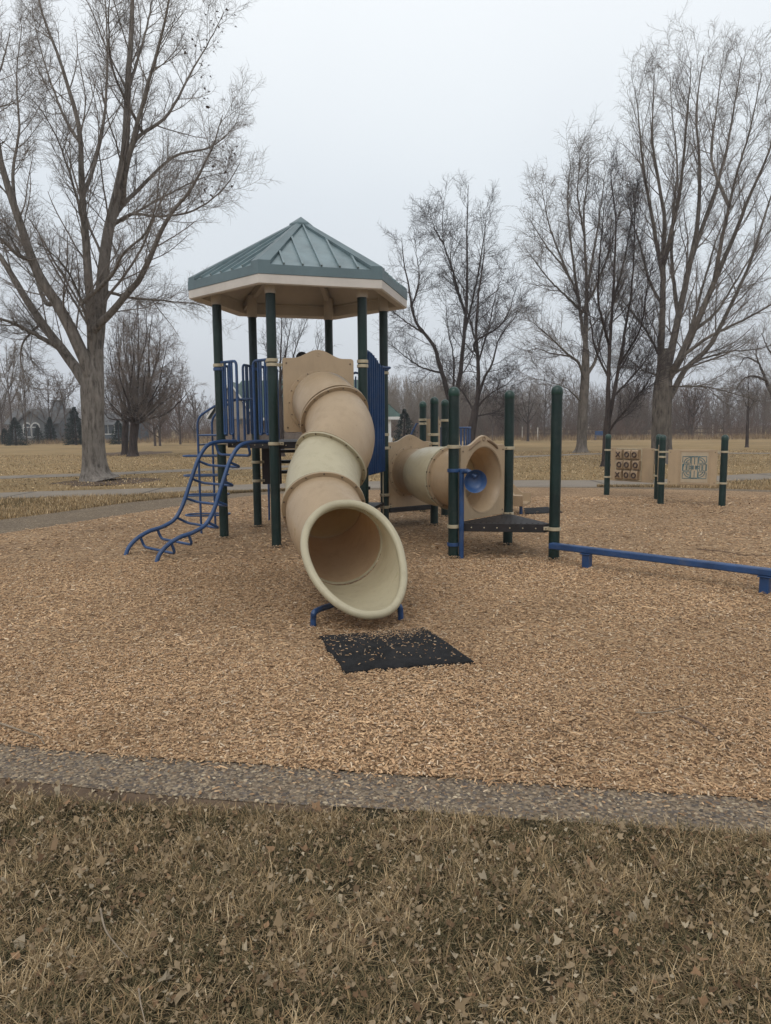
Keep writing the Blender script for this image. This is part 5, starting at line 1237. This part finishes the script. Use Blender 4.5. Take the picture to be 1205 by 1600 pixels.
def thicket(name, seed, x0, x1, Ya, Yb, hfun, n, mt_, r=.02, twig=(9, 6)):
    rg = np.random.default_rng(seed); T = Tree(seed); px = rg.uniform(x0, x1, n); Y = rg.uniform(Ya, Yb, n); ok = ~((((px > 12) & (px < 100)) | ((px > 150) & (px < 196))) & (Y < 93)); px, Y = px[ok], Y[ok]; n = len(px); X = (px-CX)/FPX*Y; H = hfun(px, rg)*Y/90
    k = 7; q = np.linspace(0, 1, k); P = np.empty((n, k, 3)); ln = rg.normal(0, .1, (n, 2))
    P[:, :, 0] = X[:, None]+ln[:, :1]*H[:, None]*q+rg.normal(0, .06, (n, k)); P[:, :, 1] = Y[:, None]+ln[:, 1:]*H[:, None]*q; P[:, :, 2] = H[:, None]*q-.05
    R = r*(1-.8*q)[None]*H[:, None]/6; T.tubes(P, R, 4, T.crown)
    P1, R1_ = T.grow(P, R, twig[0], 34, .34, .6, 4, .12, .1, .15, 3, rmin=.013, lmin=.5); T.grow(P1, R1_, twig[1], 38, .5, .8, 3, .1, .1, .15, 3, rmin=.011, lmin=.35)
    V, F, o_ = [], [], 0
    for v, f in T.crown: V.append(v); F.append(f+o_); o_ += len(v)
    tag(fast_mesh(name, np.concatenate(V), np.concatenate(F), mt_), kind='stuff')
thicket('thicket', 81, -120, 330, 92, 125, lambda p, r: 2.6+r.random(len(p))*2.6+1.6*(p < 60), 950, M_tA)
thicket('thicket', 82, 330, 610, 95, 125, lambda p, r: 2.5+r.random(len(p))*2.5, 500, M_tA)
thicket('thicket', 83, 560, 815, 90, 122, lambda p, r: 5.0+r.random(len(p))*2.6-1.9*(p > 735), 1000, M_tP, .026)
thicket('thicket', 84, 690, 1010, 84, 120, lambda p, r: 3.6+r.random(len(p))*3.2, 950, M_tA)
thicket('thicket', 85, 960, 1330, 86, 125, lambda p, r: 3.8+r.random(len(p))*3.0-.9*((p > 1085) & (p < 1150)), 1100, M_tA)
thicket('undergrowth', 86, -120, 1350, 78, 105, lambda p, r: .9+r.random(len(p))*1.9, 1800, M_tR, .02, (7, 4))
# tall dry weeds along the field edge
rng = np.random.default_rng(17); n = 60000; pxs = rng.uniform(-150, 1400, n); Y = rng.uniform(66, 92, n); x = (pxs-CX)/FPX*Y
keep = (rng.random(n) < np.clip(.55+noise2(x, Y, .22, 19)*.9, .08, 1)) & ((Y > 76)); x, Y = x[keep], Y[keep]; n = len(x)
cw = np.array([(.27, .19, .11), (.33, .245, .15), (.2, .135, .08)])[rng.integers(0, 3, n)]*rng.uniform(.8, 1.15, (n, 1))
v, f, c = blades(x, Y, rng.uniform(.25, .75, n), rng.uniform(.02, .05, n), rng.beta(1.5, 3, n), cw); tag(fast_mesh('dry_weeds', v, f, M_veg, col=c), kind='stuff')

# spruces
M_spruce = vcol('spruce_needles', .9)
def spruce(px, Y, H, W_, label, seed, crownbase=.05):
    rg = np.random.default_rng(seed); q = D(px, 690, Y); root = empty('spruce_tree', (q.x, q.y, 0)); tag(root, label, 'spruce', 'dark spruces beyond the field')
    b = MB(); b.tube([(q.x, q.y, -.05), (q.x, q.y, H*.95)], [.14, .02], 8); b.build('trunk', M_barkC, root)
    n = 5200; z = rg.random(n)**1.3*(1-crownbase)+crownbase; lay = .86+.14*np.sin(z*46); az = rg.uniform(0, 6.28, n); rad = W_*(1-z**1.5)**.85*lay*(.82+.25*np.sin(az*3+seed)+.1*rg.normal(0, 1, n)); u = rad*np.sqrt(rg.uniform(.12, 1, n))
    c0 = np.stack([q.x+np.cos(az)*u, q.y+np.sin(az)*u, H*z-.18*u], 1)
    d = np.stack([np.cos(az), np.sin(az), rg.normal(.05, .3, n)], 1); s = np.cross(d, rg.normal(0, 1, (n, 3))); s /= np.linalg.norm(s, axis=1)[:, None]; L_ = rg.uniform(.12, .32, n)[:, None]*H/4.5
    V = np.stack([c0-s*L_*.22, c0+s*L_*.22, c0+d*L_*.7], 1); cc = np.array([(.022, .034, .03)])*rg.uniform(.6, 1.7, (n, 1))
    fast_mesh('crown', V.reshape(-1, 3), np.arange(n*3).reshape(-1, 3), M_spruce, root, col=np.repeat(cc, 3, 0))
spruce(25, 72, 2.75, 1.45, 'broad dark spruce near the left edge, in front of the grey house', 1)
spruce(60, 80, 2.0, .9, 'lowest dark spruce, right of the arched windows of the grey house', 2)
spruce(80, 82, 2.9, .95, 'narrow dark spruce halfway between the grey house and the thick trunk', 3)
spruce(119, 72, 3.7, 1.35, 'tallest dark spruce, partly hidden by the left side of the thick trunk', 4)
spruce(186, 74, 2.5, 1.2, 'dark spruce showing between the thick trunk and the dense rounded tree', 5)
spruce(8, 78, 1.7, 1.0, 'small dark spruce at the very left edge', 6)
spruce(632, 60, 3.0, 1.35, 'dark evergreen shrub beside the right end of the park shelter', 7, .0)

# ------------------------------------------------------------------ buildings
M_siding = simple('grey_siding', (.17, .18, .19), .8, .08, 1, .2, stretch=(.3, .3, 8)); M_shing = simple('grey_shingles', (.10, .10, .10), .9, .2, 4, .4); M_wtrim = simple('white_trim', (.6, .6, .58), .6, .05); M_glass = simple('window_glass', (.05, .06, .07), .12, .3, 1, 0, .8)
M_bluesid = simple('blue_siding', (.10, .125, .15), .8, .08, 1, .2); M_brick = simple('tan_brick', (.16, .125, .10), .9, .18, 6, .4); M_gable = simple('gable_siding', (.26, .24, .21), .8, .06, 2, .2, stretch=(.3, .3, 6)); M_groof = simple('green_metal_roof', (.035, .075, .06), .5, .15, 2, .1)
def gable_house(name, label, c, w, d, hw, hr, ms, mr, wins, chim=True, gable_front=None):
    root = empty(name, (c.x, c.y, 0)); tag(root, label, 'house'); X0, X1, Y0, Y1 = c.x-w/2, c.x+w/2, c.y, c.y+d
    b = MB(); b.prism([Vector((X0, Y0, -.1)), Vector((X0, Y1, -.1)), Vector((X0, Y1, hw)), Vector((X0, c.y+d/2, hr-.1)), Vector((X0, Y0, hw))], (w, 0, 0)); b.build('wall', ms, root)
    b = MB()
    for s0, s1 in (((Y0-.4, hw-.2), (c.y+d/2, hr)), ((Y1+.4, hw-.2), (c.y+d/2, hr))):
        b.prism([Vector((X0-.4, s0[0], s0[1])), Vector((X0-.4, s1[0], s1[1])), Vector((X0-.4, s1[0], s1[1]+.18)), Vector((X0-.4, s0[0], s0[1]+.18))], (w+.8, 0, 0))
    rf = b.build('roof', mr, root)
    b = MB(); b.box((c.x, Y0-.43, hw-.1), (w+.8, .06, .16)); b.build('fascia', M_siding, rf)
    if chim: b = MB(); b.box((c.x+w*.3, c.y+d*.5, hr+.3), (.9, .8, 1.6)); b.box((c.x+w*.3, c.y+d*.5, hr+1.13), (1.1, 1.0, .1)); b.build('chimney', M_siding, rf)
    if gable_front:
        gx, gw, gd, gh = gable_front; b = MB(); b.prism([Vector((gx-gw/2, Y0-gd, -.1)), Vector((gx+gw/2, Y0-gd, -.1)), Vector((gx+gw/2, Y0-gd, hw)), Vector((gx, Y0-gd, gh-.15)), Vector((gx-gw/2, Y0-gd, hw))], (0, gd+d*.4, 0)); b.build('front_wing', ms, root)
        b = MB()
        for sg in (-1, 1): b.prism([Vector((gx+sg*(gw/2+.35), Y0-gd-.35, hw-.25)), Vector((gx, Y0-gd-.35, gh)), Vector((gx, Y0-gd-.35, gh+.2)), Vector((gx+sg*(gw/2+.35), Y0-gd-.35, hw-.05))], (0, gd+d*.45, 0))
        b.build('wing_roof', mr, root)
    for wx, wz, ww, wh, arch, off in wins:
        b = MB(); y = Y0-off; b.box((wx, y-.03, wz), (ww+.24, .08, wh+.24))
        if arch: b.prism([Vector((wx+(ww/2+.12)*math.cos(a), y-.07, wz+wh/2+.1+(ww/2+.12)*math.sin(a))) for a in [math.pi*i/10 for i in range(11)]], (0, .08, 0))
        fr = b.build('window', M_wtrim, root); b = MB()
        for sx in (-1, 1):
            b.box((wx+sx*ww*.255, y-.08, wz), (ww*.46, .04, wh))
        if arch: b.prism([Vector((wx+ww/2*math.cos(a)*.92, y-.1, wz+wh/2+.12+ww/2*math.sin(a)*.9)) for a in [math.pi*i/10 for i in range(11)]], (0, .03, 0))
        b.build('pane', M_glass, fr)
def X_(px, Y): return D(px, 680, Y).x
gable_house('house', 'grey house with arched windows and a shingle roof at the far left', Vector((X_(54, 86), 86, 0)), 5.8, 5.5, 2.35, 3.9, M_siding, M_shing,
            [(X_(44, 84.5), 1.25, .8, 1.0, True, 1.53), (X_(57, 84.5), 1.25, .8, 1.0, True, 1.53)], True, (X_(50, 84.5), 3.0, 1.5, 3.6))
gable_house('house', 'blue grey house mostly hidden behind the thick cottonwood trunk', Vector((X_(170, 86), 86, 0)), 5.6, 6.0, 2.2, 3.3, M_bluesid, M_shing, [(X_(170, 86), 1.5, 1.4, 1.0, False, .03)], False)
# park shelter / restroom behind the tower
Ys = 66; root = empty('park_shelter', (X_(480, Ys), Ys, 0)); tag(root, 'tan brick park building with green metal roof behind the climbing tower', 'park building')
xl, xr = X_(330, Ys), X_(620, Ys); zr_ = zat(Ys+4, 594, 480); ze_ = zat(Ys, 652, 480); gx, gr = X_(367, Ys), X_(404, Ys)
b = MB(); b.box(((xl+xr)/2+.3, Ys+4.0, ze_/2-.1), (xr-xl-2.6, 6.5, ze_)); b.build('wall', M_brick, root)
b = MB(); E0, E1 = Vector((xl, Ys, ze_)), Vector((xr+.5, Ys, ze_)); F0, F1 = Vector((xl, Ys+8, ze_)), Vector((xr+.5, Ys+8, ze_)); T0_, T1_ = Vector((gx, Ys+4, zr_)), Vector((xr-3.4, Ys+4, zr_))
b.add([E0, E1, F1, F0, T0_, T1_], [(0, 1, 5, 4), (1, 2, 5), (2, 3, 4, 5), (3, 0, 4)])
for i in range(38):
    t = (i+.5)/38; q = E0.lerp(E1, t)
    if q.x < gr: continue
    z_t = min(1, (xr+.5-q.x)/3.9) if q.x > T1_.x else 1; e_ = Vector((q.x, Ys+4*z_t, ze_+(zr_-ze_)*z_t)); b.bar(q+Vector((0, 0, .04)), e_+Vector((0, 0, .04)), .06, .07)
for i in range(9):                                          # seams on the hip end
    t = (i+.5)/9; q = E1.lerp(F1, t); k_ = 1-abs(2*t-1); e_ = q.lerp(Vector((T1_.x, q.y, zr_)), k_); b.bar(q+Vector((0, 0, .04)), e_+Vector((0, 0, .04)), .06, .07)
rf = b.build('roof', M_groof, root)
b = MB(); b.box(((xl+xr)/2+.25, Ys-.05, ze_-.13), (xr-xl+.5, .1, .26)); b.box((xr+.55, Ys+4, ze_-.13), (.1, 8.1, .26)); b.build('fascia', M_wtrim, rf)
b = MB(); zg = zat(Ys-1.4, 597, 367); hw = (gr-gx)*1.0; 
for sg in (-1, 1): b.prism([Vector((gx+sg*hw, Ys-1.5, ze_-.15)), Vector((gx, Ys-1.5, zg-.15)), Vector((gx, Ys-1.5, zg+.08)), Vector((gx+sg*hw, Ys-1.5, ze_+.08))], (0, .12, 0))
b.build('gable_trim', M_wtrim, root)
b = MB()
for sg in (-1, 1): b.prism([Vector((gx+sg*hw, Ys-1.37, ze_-.1)), Vector((gx, Ys-1.37, zg-.1)), Vector((gx, Ys-1.37, zg+.1)), Vector((gx+sg*hw, Ys-1.37, ze_+.1))], (0, 5.5, 0))
b.build('gable_roof', M_groof, root)
b = MB(); zm_ = zat(Ys-1.2, 640, 367); b.prism([Vector((gx-hw+.3, Ys-1.2, ze_-.1)), Vector((gx+hw-.3, Ys-1.2, ze_-.1)), Vector((gx, Ys-1.2, zg-.2))], (0, 2.2, 0)); b.build('gable_wall', M_gable, root)
b = MB(); b.box((gx, Ys+.1, ze_/2-.1), (2*hw-.8, 2.4, ze_-.05)); b.build('front_wall', M_brick, root)
for px in (336, 609):
    x = X_(px, Ys); b = MB(); b.box((x, Ys+.3, ze_/2-.1), (.28, .28, ze_)); b.box((x, Ys+.3, .25), (.5, .5, .7)); b.build('column', M_wtrim, root)
for px in (375, 384):
    x = X_(px, Ys-1.2); b = MB(); b.box((x, Ys-1.13, 2.1), (.35, .05, .35)); b.build('vent', M_glass, root)
# ------------------------------------------------------------------ small far things
q = D(939, 695, 78); root = empty('park_bench', (q.x, q.y, 0)); tag(root, 'tiny blue park bench at the far edge of the field', 'bench')
b = MB(); b.box((q.x, q.y, .45), (1.5, .42, .05)); b.build('seat', M_blue, root, .01)
b = MB(); b.box((q.x, q.y-.26, .75), (1.5, .05, .42)); b.build('backrest', M_blue, root, .01)
for sx in (-.6, .6): b = MB(); b.box((q.x+sx, q.y, .2), (.07, .4, .5)); b.build('leg', M_blue, root, .01)
M_wood = simple('weathered_wood', (.10, .08, .065), .9, .2, 8, .3)
for px, py, Y, h, lab in ((840, 692, 82, 1.3, 'pale short post at the far field edge, right of the small round tree'), (910, 690, 86, 1.2, 'dark short post at the far edge of the field near the blue bench'), (1113, 690, 86, 1.5, 'pale marker post in the far weeds, left of the rightmost panel post'), (816, 690, 86, 1.4, 'thin pale marker post left of the small round tree')):
    q = D(px, py, Y); b = MB(); b.cyl((q.x, q.y, -.05), (q.x, q.y, h), .06, 10); b.cyl((q.x, q.y, h-.02), (q.x, q.y, h+.08), .05, 10); tag(b.build('marker_post', M_wood if 'dark' in lab else M_beige, None, loc=(q.x, q.y, 0)), lab, 'post', 'short posts at the field edge')
root = empty('rail_fence', (X_(780, 92), 92, 0)); tag(root, 'low dark rail fence at the far edge of the field', 'fence')
for i in range(16):
    x = X_(760, 92)+i*2.4*.9; b = MB(); b.box((x, 92, .55), (.14, .14, 1.3)); b.build('post', M_wood, root)
for z in (.55, 1.05): b = MB(); b.bar((X_(760, 92), 92, z), (X_(760, 92)+32.4, 92, z), .06, .12); b.build('rail', M_wood, root)

# ------------------------------------------------------------------ thin winter haze
b = MB(); b.box((0, 420, 10.5), (1010, 970, 24)); hz = tag(b.build('haze', M_glass), kind='stuff')
M = bpy.data.materials.new('haze_air'); M.use_nodes = True; t = M.node_tree; t.nodes.clear()
ho = t.nodes.new('ShaderNodeOutputMaterial'); pv = t.nodes.new('ShaderNodeVolumePrincipled'); pv.inputs['Color'].default_value = (.93, .95, 1, 1); pv.inputs['Density'].default_value = .0009
t.links.new(pv.outputs[0], ho.inputs['Volume']); hz.data.materials.clear(); hz.data.materials.append(M); hz.display_type = 'WIRE'
